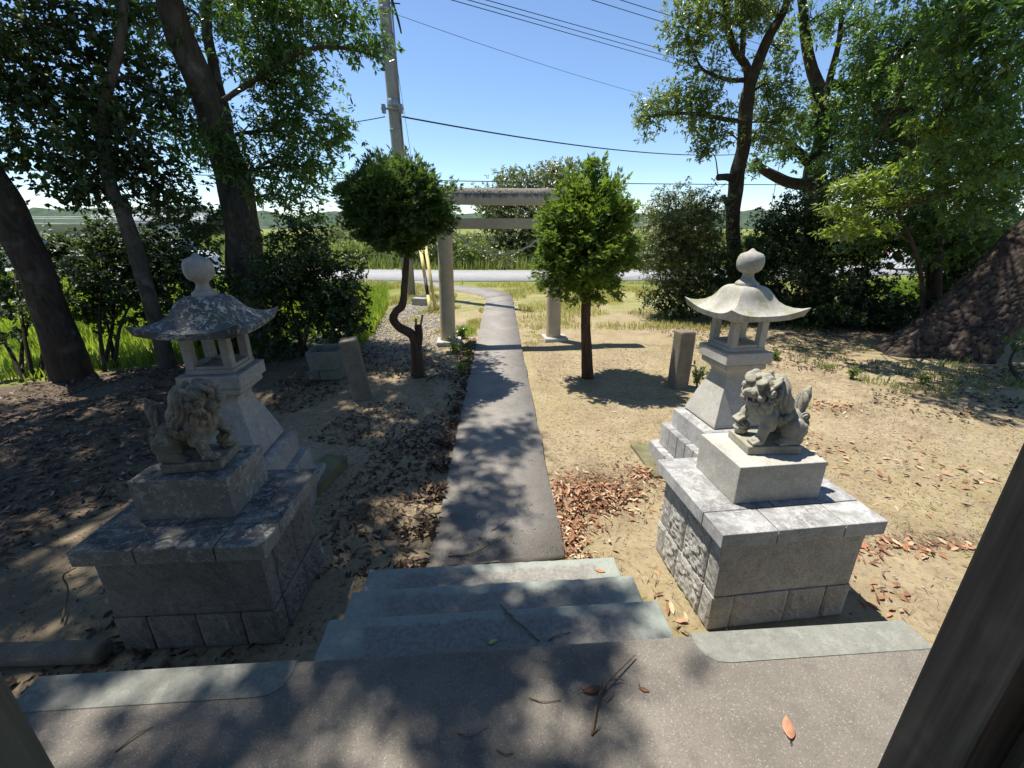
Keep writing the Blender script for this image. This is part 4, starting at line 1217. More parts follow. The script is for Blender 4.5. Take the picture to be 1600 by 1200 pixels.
for (x, y, z, r, cv) in ((-4.6, 3.4, 8.4, 1.3, 2.2), (-5.8, 5.2, 8.4, 1.6, 2.4), (-4.6, 5.6, 8.2, 1.2, 2.2), (-6.9, 3.4, 9.0, 1.6, 2.2), (-7.8, 5.6, 8.6, 1.6, 2.2),
                      (-5.3, 7.2, 8.4, 1.3, 2.4), (-6.6, 7.4, 8.6, 1.7, 2.4), (-6.8, 9.4, 8.2, 1.5, 2.4), (-5.2, 1.7, 8.8, 1.2, 2.0), (-9.4, 4.4, 8.8, 1.6, 2.0), (-4.1, 5.4, 7.8, 0.9, 2.0), (-7.4, 1.6, 9.0, 1.4, 2.0)):
    blobs.append((np.array((x, y, z)), np.array((r, r, r * 0.55)), cv * 1.35, 0.17))
# dapple over the steps: separate leafy sprays with gaps between them
rc = np.random.RandomState(55)
for (xa, xb, ya, yb, n_) in ((-5.0, -2.00, 2.15, 3.25, 15), (-3.95, -2.05, 3.0, 4.15, 20), (-5.0, -2.60, 4.15, 6.45, 42), (-5.0, -3.2, 6.45, 7.6, 12)):
    for _ in range(n_):
        r = rc.uniform(0.18, 0.42)
        blobs.append((np.array((rc.uniform(xa, xb), rc.uniform(ya, yb), rc.uniform(7.9, 8.8))), np.array((r, r, r * 0.45)), 3.0))
make_tree('evergreen_tree', 'big leaning evergreen with thick grey-brown trunk behind the left lantern', 'tree', (big_pts[1][0], big_pts[1][1], 0),
          [(big_pts, [0.42, 0.30, 0.28, 0.26, 0.22, 0.19, 0.17, 0.14]), (sec_pts, [0.12, 0.10, 0.085, 0.07, 0.05]), (limb_a, [0.10, 0.06, 0.04, 0.02]), (limb_b, [0.12, 0.09, 0.06, 0.04]), (limb_c, [0.045, 0.035, 0.026, 0.018, 0.008])],
          blobs, M['bark_grey'], M['leaf'], L=0.105, aspect=0.30, seed=101, limb_r=0.05, clump=0.17)

# ---- dark trees at the left edge
fl = TP((112, 592, 6.1), (88, 500, 6.1), (42, 390, 6.1), (-5, 300, 6.1), (-55, 180, 6.2), (-90, 60, 6.2))
fl[0] = (fl[0][0], fl[0][1], -0.5)
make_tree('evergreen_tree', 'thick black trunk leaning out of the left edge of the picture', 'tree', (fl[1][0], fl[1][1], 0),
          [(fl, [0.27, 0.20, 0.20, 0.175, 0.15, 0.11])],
          [B(40, 60, 6.6, 90, 60, None, 3.8), B(130, 20, 7.0, 80, 45, None, 3.8), B(60, 150, 6.8, 80, 45, None, 3.8), B(25, 230, 6.4, 45, 40), B(150, 110, 7.0, 70, 50, None, 3.8), B(-40, 110, 6.4, 60, 90, None, 1.5)] + [(np.array((x, y, z)), np.array((r, r, r * 0.5)), 2.2, 0.17) for x, y, z, r in ((-7.6, 3.0, 5.6, 1.5), (-6.4, 1.0, 6.0, 1.5), (-4.6, 0.2, 6.6, 1.4), (-8.6, 0.6, 5.8, 1.6), (-6.2, -1.4, 6.4, 1.5), (-9.6, 3.0, 5.0, 1.5), (-9.2, -1.4, 5.4, 1.5))],  # second list: unseen crown overhead, shaped to block sky light on the left
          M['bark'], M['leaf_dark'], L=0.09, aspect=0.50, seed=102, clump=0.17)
th_ = TP((258, 577, 6.5), (245, 500, 6.5), (215, 400, 6.5), (190, 330, 6.5), (172, 285, 6.5), (160, 180, 6.6), (185, 80, 6.7), (195, 0, 6.8), (200, -80, 6.9))
th_[0] = (th_[0][0], th_[0][1], -0.5)
make_tree('evergreen_tree', 'slender tree with thin bent trunk left of the left lantern', 'tree', (th_[1][0], th_[1][1], 0),
          [(th_, [0.125, 0.105, 0.10, 0.09, 0.08, 0.065, 0.055, 0.04, 0.02])],
          [B(120, 225, 6.6, 85, 48, None, 3.8), B(190, 180, 6.9, 70, 50, None, 3.8), B(215, 255, 6.8, 65, 45, None, 3.8), B(150, 290, 6.5, 70, 28), B(260, 300, 7.0, 55, 32), B(245, 130, 7.2, 40, 45, None, 3.8), B(90, 300, 6.6, 40, 18)],
          M['bark_grey'], M['leaf_dark'], L=0.085, aspect=0.52, seed=103, clump=0.16)

def shrub(label, name, base_uv, blobs, leaf, seed, L=0.07, aspect=0.45, group=None, k=8, clump=0.13, stems=4, twigs=0.4, cat='shrub'):
    b = G(*base_uv)
    rs = np.random.RandomState(seed)
    st = []
    for i in range(stems):
        c, r = blobs[i % len(blobs)][:2]
        e = c + rs.normal(0, 0.15, 3)
        b1 = np.array(b) + np.array([rs.normal(0, 0.12), rs.normal(0, 0.12), -0.04])
        st.append(([tuple(b1), tuple((b1 + e) / 2 + rs.normal(0, 0.1, 3)), tuple(e)], [0.030, 0.022, 0.010]))
    return make_tree(name, label, cat, b, st, blobs, M['bark'], leaf, L, aspect, k, group, seed, clump, 0.02, twigs, crown_name='foliage')

# ---- undergrowth on the left
shrub('dense dark rounded bush right of the big leaning trunk', 'evergreen_bush', (482, 552),
      [B(460, 405, 7.3, 66, 58, None, 3.9), B(510, 445, 7.2, 62, 58, None, 3.9), B(445, 475, 7.2, 64, 60, None, 3.9), B(515, 500, 7.0, 54, 46, None, 3.9), B(425, 520, 7.2, 46, 40, None, 3.9), B(542, 470, 7.1, 36, 48, None, 4), B(475, 360, 7.5, 40, 28, None, 3)],
      M['leaf_dark'], 111, L=0.085, aspect=0.42, clump=0.12, cat='bush')
UG = 'dark shrubs under the trees on the left'
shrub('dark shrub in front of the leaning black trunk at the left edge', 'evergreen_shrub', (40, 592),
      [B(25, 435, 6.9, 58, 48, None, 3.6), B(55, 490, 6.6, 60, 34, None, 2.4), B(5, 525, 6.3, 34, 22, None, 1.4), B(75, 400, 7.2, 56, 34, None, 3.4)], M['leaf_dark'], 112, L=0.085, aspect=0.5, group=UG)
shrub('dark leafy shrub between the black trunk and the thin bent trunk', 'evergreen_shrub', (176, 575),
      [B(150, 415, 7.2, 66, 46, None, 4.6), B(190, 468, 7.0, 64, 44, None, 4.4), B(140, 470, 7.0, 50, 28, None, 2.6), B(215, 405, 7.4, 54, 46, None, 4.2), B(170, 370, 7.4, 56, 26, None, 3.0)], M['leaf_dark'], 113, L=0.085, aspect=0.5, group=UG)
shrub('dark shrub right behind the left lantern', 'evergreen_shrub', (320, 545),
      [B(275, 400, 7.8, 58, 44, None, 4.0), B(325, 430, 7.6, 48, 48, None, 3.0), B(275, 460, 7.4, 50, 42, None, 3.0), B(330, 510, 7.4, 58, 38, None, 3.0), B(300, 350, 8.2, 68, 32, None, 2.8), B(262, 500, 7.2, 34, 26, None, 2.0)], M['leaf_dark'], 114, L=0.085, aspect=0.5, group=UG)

# ---- slender fork-trunked tree on the right
sl = TP((1150, 478, 11.2), (1148, 420, 11.2), (1146, 340, 11.2), (1150, 280, 11.2), (1163, 225, 11.2), (1168, 160, 11.2), (1176, 125, 11.2), (1200, 60, 11.2), (1225, 15, 11.2), (1250, -60, 11.2))
sl[0] = (sl[0][0], sl[0][1], -0.5)
f1 = TP((1168, 150, 11.2), (1168, 110, 11.1), (1148, 75, 11.0), (1136, 30, 11.0), (1130, -60, 11.0))
f2 = TP((1158, 100, 11.1), (1162, 40, 11.1), (1165, -50, 11.2))
stub = TP((1150, 284, 11.2), (1138, 277, 11.1), (1122, 277, 11.0))
stub2 = TP((1147, 345, 11.2), (1138, 325, 11.1), (1130, 305, 11.1))
br1 = TP((1163, 190, 11.2), (1130, 186, 11.0), (1090, 178, 10.9), (1045, 178, 10.8), (1008, 185, 10.7))
br2 = TP((1166, 125, 11.2), (1140, 125, 11.0), (1100, 110, 10.9), (1085, 85, 10.8))
make_tree('evergreen_tree', 'slender fork-trunked tree with a sawn stub behind the right lantern', 'tree', (sl[1][0], sl[1][1], 0),
          [(sl, [0.20, 0.165, 0.16, 0.16, 0.15, 0.145, 0.12, 0.10, 0.08, 0.05]), (f1, [0.09, 0.085, 0.075, 0.06, 0.04]), (f2, [0.06, 0.05, 0.03]), (stub, [0.09, 0.08, 0.075]), (stub2, [0.07, 0.06, 0.045]), (br1, [0.05, 0.045, 0.04, 0.025, 0.01]), (br2, [0.05, 0.04, 0.03, 0.015])],
          [B(1020, 165, 10.8, 34, 22), B(1012, 192, 10.8, 18, 22), B(1062, 150, 10.9, 36, 26), B(1100, 175, 11.0, 42, 24), B(1110, 125, 11.0, 36, 28), B(1080, 75, 10.8, 38, 26), B(1065, 35, 10.8, 28, 28), B(1110, 20, 10.9, 40, 30),
           B(1150, 40, 11.2, 36, 36), B(1190, 15, 11.3, 40, 30), B(1220, 80, 11.6, 42, 40, None, 1.8), B(1205, 150, 11.6, 38, 38), B(1235, 190, 11.8, 36, 34), B(1195, 215, 11.6, 34, 18), B(1108, 236, 11.0, 24, 12), B(1120, 210, 11.1, 36, 14), B(1160, -50, 11, 110, 60, None, 1.5)],
          M['bark'], M['leaf_light'], L=0.105, aspect=0.30, seed=104, clump=0.15)
# ---- second tree behind it with spreading limbs
s2t = TP((1282, 470, 13.2), (1280, 380, 13.2), (1274, 300, 13.2), (1272, 265, 13.2), (1285, 215, 13.2), (1282, 150, 13.2), (1260, 70, 13.2), (1250, -20, 13.2))
s2t[0] = (s2t[0][0], s2t[0][1], -0.5)
l1 = TP((1272, 285, 13.2), (1250, 288, 13.0), (1220, 280, 12.9), (1195, 266, 12.8), (1180, 250, 12.7))
l2 = TP((1274, 262, 13.2), (1255, 245, 13.1), (1235, 228, 13.0), (1220, 215, 12.9))
l3 = TP((1290, 130, 13.2), (1330, 135, 13.0), (1355, 110, 12.8), (1360, 60, 12.6))
l4 = TP((1284, 180, 13.2), (1300, 110, 13.0), (1312, 60, 12.9), (1315, 10, 12.9))
make_tree('evergreen_tree', 'thicker tree with limbs spreading left, behind the hedge on the right', 'tree', (s2t[1][0], s2t[1][1], 0),
          [(s2t, [0.38, 0.34, 0.30, 0.25, 0.18, 0.16, 0.12, 0.08]), (l1, [0.16, 0.15, 0.13, 0.11, 0.06]), (l2, [0.14, 0.12, 0.10, 0.06]), (l3, [0.12, 0.12, 0.10, 0.07]), (l4, [0.10, 0.08, 0.06, 0.04])],
          [B(1275, 180, 13.2, 45, 45), B(1310, 230, 13.0, 45, 35), B(1340, 40, 13.0, 55, 40, None, 1.7), B(1285, 20, 13.0, 50, 35, None, 1.8), B(1340, 180, 13.0, 50, 40), B(1185, 255, 12.8, 22, 14), B(1230, 235, 12.9, 28, 18), B(1360, 110, 12.8, 40, 30), B(1320, 285, 13.0, 40, 24)],
          M['bark'], M['leaf'], L=0.11, aspect=0.32, seed=105, clump=0.17)
# ---- broadleaf mass at the upper right
rb = TP((1470, 520, 9.3), (1462, 450, 9.3), (1465, 380, 9.3), (1470, 300, 9.2), (1480, 200, 9.0), (1500, 60, 8.8), (1500, -60, 8.6))
rb[0] = (rb[0][0], rb[0][1], -0.5)
rb2 = TP((1455, 520, 9.4), (1452, 450, 9.4), (1455, 380, 9.4), (1440, 300, 9.3), (1420, 200, 9.2), (1400, 100, 9.0))
rb2[0] = (rb2[0][0], rb2[0][1], -0.5)
rb_l = TP((1470, 300, 9.2), (1430, 305, 8.7), (1380, 318, 8.2), (1330, 325, 7.9))
make_tree('broadleaf_tree', 'leafy tree with twin thin trunks filling the upper right beside the pine', 'tree', (rb[1][0], rb[1][1], 0),
          [(rb, [0.12, 0.105, 0.10, 0.095, 0.09, 0.07, 0.05]), (rb2, [0.08, 0.075, 0.07, 0.065, 0.06, 0.04]), (rb_l, [0.06, 0.045, 0.03, 0.015])],
          [B(1420, 60, 9.0, 75, 55), B(1500, 30, 6.0, 90, 60), B(1570, 90, 5.6, 70, 70), B(1480, 130, 6.4, 80, 55), B(1400, 160, 9.2, 60, 50), B(1420, 230, 8.8, 75, 40), B(1530, 200, 5.9, 75, 50), B(1590, 250, 5.6, 50, 60),
           B(1490, 270, 6.6, 70, 38), B(1400, 290, 8.3, 60, 24), B(1320, 262, 8.8, 35, 22), B(1460, 340, 8.8, 60, 30), B(1540, 320, 6.6, 60, 40), B(1350, 370, 8.6, 45, 22), B(1430, 390, 9.2, 40, 20), B(1580, 20, 5.6, 60, 50), B(1500, -70, 6.2, 130, 70, None, 1.5), B(1380, 215, 9.4, 60, 50), B(1350, 120, 9.6, 45, 60), B(1560, 150, 6.6, 70, 60), B(1450, 100, 9.6, 80, 70), B(1500, 240, 9.6, 90, 60), B(1400, 330, 9.8, 70, 40), B(1560, 280, 9.4, 70, 60), B(1500, 370, 9.8, 80, 40),
           (np.array((4.0, 6.4, 6.2)), np.array((0.8, 0.8, 0.4)), 2.0), (np.array((4.6, 5.4, 6.4)), np.array((0.9, 0.8, 0.4)), 2.0), (np.array((3.3, 9.3, 6.5)), np.array((0.75, 0.75, 0.45)), 2.8), (np.array((4.3, 10.0, 6.8)), np.array((0.85, 0.85, 0.45)), 2.8), (np.array((5.2, 9.3, 6.6)), np.array((0.8, 0.8, 0.45)), 2.8), (np.array((5.7, 8.0, 6.5)), np.array((0.8, 0.8, 0.45)), 2.8), (np.array((6.5, 9.6, 6.9)), np.array((1.0, 1.0, 0.45)), 2.8), (np.array((5.4, 6.6, 6.3)), np.array((0.7, 0.7, 0.45)), 2.8), (np.array((6.6, 6.6, 6.5)), np.array((0.9, 0.9, 0.45)), 2.8)],
          M['bark'], M['leaf'], L=0.092, aspect=0.36, seed=106, clump=0.15, limb_r=0.035)
ys = TP((1452, 512, 8.2), (1440, 440, 8.1), (1425, 380, 7.9), (1400, 330, 7.6), (1380, 290, 7.3))  # separate tree added to carry the brighter, sunlit-looking sprays
ys[0] = (ys[0][0], ys[0][1], -0.2)
ys_l = TP((1425, 380, 7.9), (1390, 362, 7.5), (1350, 352, 7.2), (1310, 345, 7.0))
ys_r = TP((1400, 330, 7.6), (1440, 280, 7.0), (1480, 235, 6.6), (1510, 205, 6.3))
make_tree('young_tree', 'young tree with yellow-green leaf sprays, coloured brighter as if sunlit, in front of the dark hedge', 'tree', (ys[1][0], ys[1][1], 0),
          [(ys, [0.04, 0.035, 0.03, 0.025, 0.012]), (ys_l, [0.02, 0.016, 0.012, 0.006]), (ys_r, [0.02, 0.016, 0.012, 0.006])],
          [B(1330, 292, 7.0, 34, 10, 0.35, 3), B(1365, 275, 7.1, 30, 9, 0.3, 3), B(1315, 330, 6.9, 26, 9, 0.3, 3), B(1350, 350, 7.0, 36, 9, 0.35, 3), B(1310, 362, 6.9, 18, 9, 0.25, 2.6), B(1410, 255, 7.0, 30, 9, 0.3, 2.6), B(1470, 195, 6.4, 28, 12, 0.3, 3), B(1515, 190, 6.2, 22, 12, 0.3, 3), B(1400, 318, 7.2, 30, 9, 0.3, 2.4), B(1560, 215, 6.0, 30, 9, 0.3, 2)],
          M['bark'], M['leaf_spray_lit'], L=0.125, aspect=0.30, k=8, seed=107, clump=0.10, limb_r=0.012)
# ---- hedge of shrubs on the right
HG = 'shrubs along the back of the precinct on the right'
shrub('tall pale grey-green shrub right of the clipped tree', 'pale_shrub', (1065, 492),
      [B(1062, 345, 10.9, 52, 50, None, 4), B(1040, 385, 10.7, 46, 46, None, 4), B(1090, 380, 10.9, 46, 58, None, 4), B(1060, 420, 10.7, 54, 38, None, 4), B(1100, 330, 11.0, 30, 34, None, 3.5), B(1035, 330, 11, 24, 30, None, 3.5)],
      M['leaf_pale'], 121, L=0.075, aspect=0.30, group=HG, clump=0.12)
shrub('low dark shrub at the foot of the pale shrub', 'evergreen_shrub', (1075, 498),
      [B(1050, 470, 10.4, 42, 26, None, 3.9), B(1100, 460, 10.4, 48, 34, None, 3.9), B(1135, 425, 10.6, 36, 42, None, 4.5)], M['leaf_dark'], 122, L=0.08, aspect=0.4, group=HG)
shrub('dark shrub just right of the right lantern finial', 'evergreen_shrub', (1225, 508),
      [B(1195, 395, 10.3, 40, 52, None, 4), B(1225, 435, 10.0, 55, 50, None, 4), B(1245, 375, 10.3, 48, 46, None, 4), B(1215, 480, 9.8, 54, 30, None, 4), B(1200, 345, 10.6, 30, 26, None, 3)], M['leaf_dark'], 123, L=0.085, aspect=0.4, group=HG)
shrub('tall dark shrub behind the lantern, left of the sunny gap', 'evergreen_shrub', (1310, 512),
      [B(1290, 350, 10.2, 52, 46, None, 4), B(1300, 415, 9.9, 58, 48, None, 4), B(1345, 385, 9.8, 46, 40, None, 4), B(1310, 475, 9.7, 64, 34, None, 4), B(1355, 450, 9.8, 32, 38, None, 4), B(1260, 325, 10.4, 40, 34, None, 4), B(1385, 370, 9.9, 40, 30, None, 4), B(1270, 490, 9.6, 60, 22, None, 4)], M['leaf_dark'], 124, L=0.085, aspect=0.4, group=HG)
shrub('low dark shrub under the sunny gap beside the pine', 'evergreen_shrub', (1400, 520),
      [B(1390, 486, 9.5, 52, 26, None, 4), B(1435, 490, 9.5, 46, 28, None, 4), B(1365, 500, 9.4, 36, 20, None, 4), B(1470, 470, 9.6, 30, 40, None, 4)], M['leaf_dark'], 125, L=0.08, aspect=0.4, group=HG)
shrub('dark shrub behind the pine trunk', 'evergreen_shrub', (1500, 505),
      [B(1490, 400, 10.2, 44, 40, None, 4), B(1545, 385, 10.2, 55, 46, None, 4), B(1505, 450, 10.0, 40, 40, None, 4), B(1440, 372, 10.3, 46, 24, None, 4), B(1475, 430, 10.2, 26, 40, None, 5)], M['leaf_dark'], 126, L=0.085, aspect=0.4, group=HG)
shrub('small light green shrub at the right edge beneath the pine', 'young_shrub', (1604, 600),
      [B(1598, 545, 6.4, 22, 30, None, 1.2), B(1600, 580, 6.2, 24, 16, None, 1.2)], M['leaf'], 127, L=0.07, aspect=0.45, stems=3)

# ---- old pine, leaning off to the right: plated bark carved as relief
def pine():
    b = G(1496, 556)
    base = Vector((b.x, b.y + 0.30, 0))
    t = thing('pine_tree', 'massive old pine leaning right with thick plated bark', 'tree', base, 0)
    ctr = catmull([(-0.38, 0, -0.55), (0.02, 0.0, 0.0), (0.42, 0.03, 0.6), (0.90, 0.06, 1.3), (1.46, 0.1, 2.3), (2.10, 0.15, 3.8), (2.50, 0.2, 5.6), (2.60, 0.2, 7.4)], 44)
    rad = np.interp(ctr[:, 2], [-0.55, -0.1, 0.2, 0.5, 1.0, 2.3, 4.5, 7.5], [0.80, 0.68, 0.60, 0.55, 0.52, 0.49, 0.42, 0.26])
    n = 170
    V, F, T = tube_arrays(ctr, rad, n)
    m = len(ctr)
    th = np.tile(np.arange(n) * 2 * math.pi / n, m)
    zz = np.repeat(ctr[:, 2], n)
    C = np.repeat(ctr, n, 0)
    rr = np.repeat(rad, n)
    out = unit(V[:m * n] - C)
    lob = (0.10 * np.sin(3 * th + 0.8) + 0.09 * np.sin(5 * th + 2.0) + 0.06 * np.sin(9 * th)) * np.clip(1 - zz / 0.9, 0, 1) ** 1.8 * rr   # root flare
    # plates: cellular relief on the unrolled surface, long in the trunk's direction
    rs = np.random.RandomState(9)
    arc = np.concatenate([[0], np.cumsum(np.linalg.norm(np.diff(ctr, axis=0), axis=1))])
    wob = smooth_noise3(V[:m * n], 3.0, 79)
    ua = th / (2 * math.pi) * 56.0 + 0.6 * wob; va = np.repeat(arc, n) * 6.2 + 0.6 * smooth_noise3(V[:m * n], 2.5, 80)
    f1 = np.full(len(ua), 9.0); f2 = f1.copy(); cid = np.zeros(len(ua))
    iu, iv = np.floor(ua).astype(int), np.floor(va).astype(int)
    jx = rs.rand(56, 90, 3)
    for du in (-1, 0, 1):
        for dv in (-1, 0, 1):
            cu, cv = iu + du, iv + dv
            q = jx[cu % 56, cv % 90]
            d = np.hypot(cu + q[:, 0] - ua, (cv + q[:, 1] - va) * 0.9)
            nf2 = np.minimum(f2, np.maximum(f1, d)); cid = np.where(d < f1, q[:, 2], cid); f1 = np.minimum(f1, d); f2 = nf2
    edge = np.clip((f2 - f1) / 0.34, 0, 1)
    plate = 0.030 * edge ** 0.6 + 0.016 * cid * edge + 0.016 * smooth_noise3(V[:m * n], 6, 77) + 0.008 * smooth_noise3(V[:m * n], 28, 78)
    V[:m * n] += out * (lob + plate)[:, None]
    me = mesh_np('trunk', V, [F, T], True)
    for nm, val in (('crack', edge), ('plate', cid)):
        at = me.attributes.new(nm, 'FLOAT', 'POINT')
        at.data.foreach_set('value', np.concatenate([val, [0.5, 0.5]]).astype(np.float32))
    link('trunk', me, M['bark_pine'], t)
    # crown high above, out over the right-hand ground
    rs = np.random.RandomState(12)
    bag = Bag(); P_, D_ = [], []
    for (x, y, z, r) in ((1.2, 0.2, 7.4, 1.25), (2.4, 1.6, 7.6, 1.3), (3.4, -0.4, 7.4, 1.4), (2.2, -1.6, 7.2, 1.1), (3.6, 1.2, 7.8, 1.5), (2.6, 0.2, 8.4, 1.6)):
        c = np.array((x, y, z))
        k = int(60 * r * r)
        q = unit(rs.normal(size=(k, 3))) * rs.rand(k, 1) ** 0.4 * np.array((r, r, r * 0.45)) + c
        s0 = ctr[-8]
        V, F, T = tube_arrays(catmull([s0, (s0 + c) / 2 + rs.normal(0, .2, 3), c], 5), [0.10, 0.07, 0.04], 7)
        link('branch', mesh_np('branch', V, [F, T], True), M['bark'], t)
        for e in q[::2]:
            bag.tube(np.array([c, (c + e) / 2 + rs.normal(0, .06, 3), e]), [0.02, 0.012, 0.006], 4)
        P_.append(np.repeat(q, 36, 0)); D_.append(unit(rs.normal(size=(k * 36, 3)) + np.array([0, 0, 0.6])))
    tag(link('twigs', bag.mesh('twigs'), M['bark'], t), kind='stuff')
    p, d = np.vstack(P_), np.vstack(D_)
    nn = len(p)
    me = leaf_mesh2('crown', p + rs.normal(0, 0.09, p.shape), d, rs.normal(size=p.shape), np.full(nn, 0.17), np.full(nn, 0.012), 0.05)
    link('crown', me, M['leaf_dark'], t)
pine()

# ---- clipped hinoki cypresses flanking the path
def fronds(name, rs, pos, ax, L, nb=7):
    """flat ferny sprays: nb narrow blades fanned in one plane"""
    n = len(pos)
    pl = unit(np.cross(ax, np.array([0, 0, 1.0])) + rs.normal(0, 0.38, ax.shape))          # spray's sideways axis, about level
    p = np.repeat(pos, nb, 0); a = np.repeat(ax, nb, 0); s = np.repeat(pl, nb, 0)
    fan = np.tile(np.linspace(-1.05, 1.05, nb), n) + rs.normal(0, 0.10, n * nb)
    Ls = np.repeat(L * rs.uniform(0.7, 1.3, n), nb) * (1.0 - 0.33 * np.abs(np.tile(np.linspace(-1, 1, nb), n)))
    st = np.tile(np.linspace(0, 1, nb), n)
    d = unit(a * np.cos(fan)[:, None] + s * np.sin(fan)[:, None])
    p = p + a * (Ls * 0.25 * (1 - np.abs(st - 0.5) * 2))[:, None]
    nr = np.cross(a, s)
    nr = nr + rs.normal(0, 0.2, nr.shape)
    return leaf_mesh2(name, p, d, nr, Ls, Ls * 0.20, 0.15)
def hinoki(label, base_uv, stem_pts, stem_r, extra, crown, mat, seed, shape):
    b = G(*base_uv)
    rs = np.random.RandomState(seed)
    t = thing('clipped_cypress', label, 'tree', b, 0, 'clipped cypresses flanking the path')
    b0 = np.array(b)
    pts = [tuple(np.array(p) - b0) for p in stem_pts]
    V, F, T = tube_arrays(catmull(pts, 8), stem_r, 16, 0.06, seed)
    link('trunk', mesh_np('trunk', V, [F, T], True), M['bark_red'], t)
    for pp, rr in extra:
        V, F, T = tube_arrays(catmull([tuple(np.array(p) - b0) for p in pp], 5), rr, 12, 0.06, seed)
        link('limb', mesh_np('limb', V, [F, T], True), M['bark_red'], t)
    c, r = crown
    c = np.array(c) - b0
    bag = Bag(); P_, A_ = [], []
    nc = 300
    q = unit(rs.normal(size=(nc, 3)))
    rad = rs.uniform(0.35, 1.0, nc) ** 0.55
    zz = q[:, 2]
    wprof = np.interp(zz, *shape)               # silhouette: width factor against height
    bump = 1 + 0.20 * smooth_noise3(q * 1.5 + seed, 2.2, seed + 1) + 0.10 * smooth_noise3(q * 3 + seed, 2.5, seed + 2)
    e = c + q * r * (rad * bump)[:, None] * np.stack([wprof, wprof, np.ones(nc)], -1)
    for i in range(nc):
        s0 = c + np.array([0, 0, max(-0.8, zz[i] * 0.6 - 0.25)]) * r
        if i % 2 == 0:
            bag.tube(np.array([s0, (s0 + e[i]) / 2 + np.array([0, 0, 0.05]), e[i]]), [0.012, 0.008, 0.003], 4)
        k = 40
        pp = e[i] + rs.normal(0, 0.066, (k, 3)) * np.array([1, 1, 0.55])
        aa = unit(q[i] * np.array([0.8, 0.8, 0.55]) + np.array([0, 0, 0.02]) + rs.normal(0, 0.55, (k, 3)))
        P_.append(pp); A_.append(aa)
    tag(link('twigs', bag.mesh('twigs'), M['bark_red'], t), kind='stuff')
    # loose leader shoots at the top
    for _ in range(26):
        a0 = rs.uniform(0, 6.28); rr0 = rs.uniform(0, 0.72)
        s0 = c + np.array([math.cos(a0) * r[0] * rr0, math.sin(a0) * r[1] * rr0, r[2] * (0.92 - 0.35 * rr0 ** 2)])
        dirv = unit(np.array([math.cos(a0) * 0.6 * rr0 - 0.1, math.sin(a0) * 0.5, 1.0]) + rs.normal(0, 0.25, 3))
        ln = rs.uniform(0.06, 0.24)
        k = 7
        tt = np.linspace(0, 1, k)[:, None]
        P_.append(s0 + dirv * ln * tt + rs.normal(0, 0.012, (k, 3)))
        A_.append(unit(np.tile(dirv, (k, 1)) + rs.normal(0, 0.35, (k, 3))))
    me = fronds('crown', rs, np.vstack(P_), np.vstack(A_), 0.062)
    link('crown', me, mat, t)
# left one: twisted trunk with a cut stub
lb = G(652, 588)
D0 = lb.y
tl = TP((652, 590, D0), (652, 560, D0), (645, 525, D0), (625, 512, D0), (615, 500, D0), (618, 488, D0), (629, 475, D0), (632, 445, D0), (635, 410, D0), (642, 330, D0))
hinoki('clipped cypress with twisted bare trunk and cut stub, left of the path', (652, 588), tl,
       [0.10, 0.078, 0.068, 0.060, 0.058, 0.055, 0.052, 0.045, 0.04, 0.02],
       [(TP((652, 545, D0), (655, 525, D0), (653, 508, D0)), [0.062, 0.055, 0.052]), (TP((616, 500, D0), (611, 494, D0)), [0.03, 0.02])],
       (W(622, 328, D0), np.array((0.68, 0.68, 0.56))), M['hinoki_dark'], 201,
       ([-1, -0.75, -0.4, 0.1, 0.6, 1], [0.92, 1.0, 1.0, 1.0, 1.05, 1.2]))
rbp = G(918, 588)
D1 = rbp.y
tr_ = TP((918, 590, D1), (917, 560, D1), (915, 500, D1), (917, 450, D1), (916, 400, D1), (918, 330, D1))
hinoki('bright green egg-shaped clipped cypress right of the path', (918, 588), tr_, [0.095, 0.078, 0.068, 0.062, 0.05, 0.02],
       [(TP((917, 460, D1), (905, 440, D1), (890, 425, D1)), [0.03, 0.02, 0.012]), (TP((917, 455, D1), (935, 435, D1), (950, 420, D1)), [0.03, 0.02, 0.012])],
       (W(918, 374, D1), np.array((0.64, 0.64, 0.82))), M['hinoki'], 202,
       ([-1, -0.6, -0.2, 0.2, 0.6, 1], [0.95, 1.05, 1.05, 1.0, 0.98, 0.95]))

# ---- trees and brush beyond the road
bt = TP((845, 418, 27), (846, 370, 27), (850, 330, 27), (850, 290, 27))
bt[0] = (bt[0][0], bt[0][1], -0.5)
make_tree('broadleaf_tree', 'spreading round-topped tree across the road behind the torii', 'tree', (bt[1][0], bt[1][1], 0), [(bt, [0.30, 0.22, 0.16, 0.08])],
          [B(800, 305, 27, 52, 34, None, 4), B(850, 292, 27, 52, 34, None, 4), B(890, 310, 27, 42, 40, None, 4), B(810, 345, 26, 56, 30, None, 4), B(860, 360, 26, 55, 30, None, 4), B(772, 325, 27, 30, 34, None, 3.9), B(797, 272, 28, 18, 12, None, 4), B(870, 270, 28, 34, 16, None, 4), B(820, 380, 26, 60, 16, None, 5)],
          M['bark'], M['leaf_pale'], L=0.19, aspect=0.42, k=7, seed=131, clump=0.28, limb_r=0.06)
BG = 'bushes along the far side of the road'
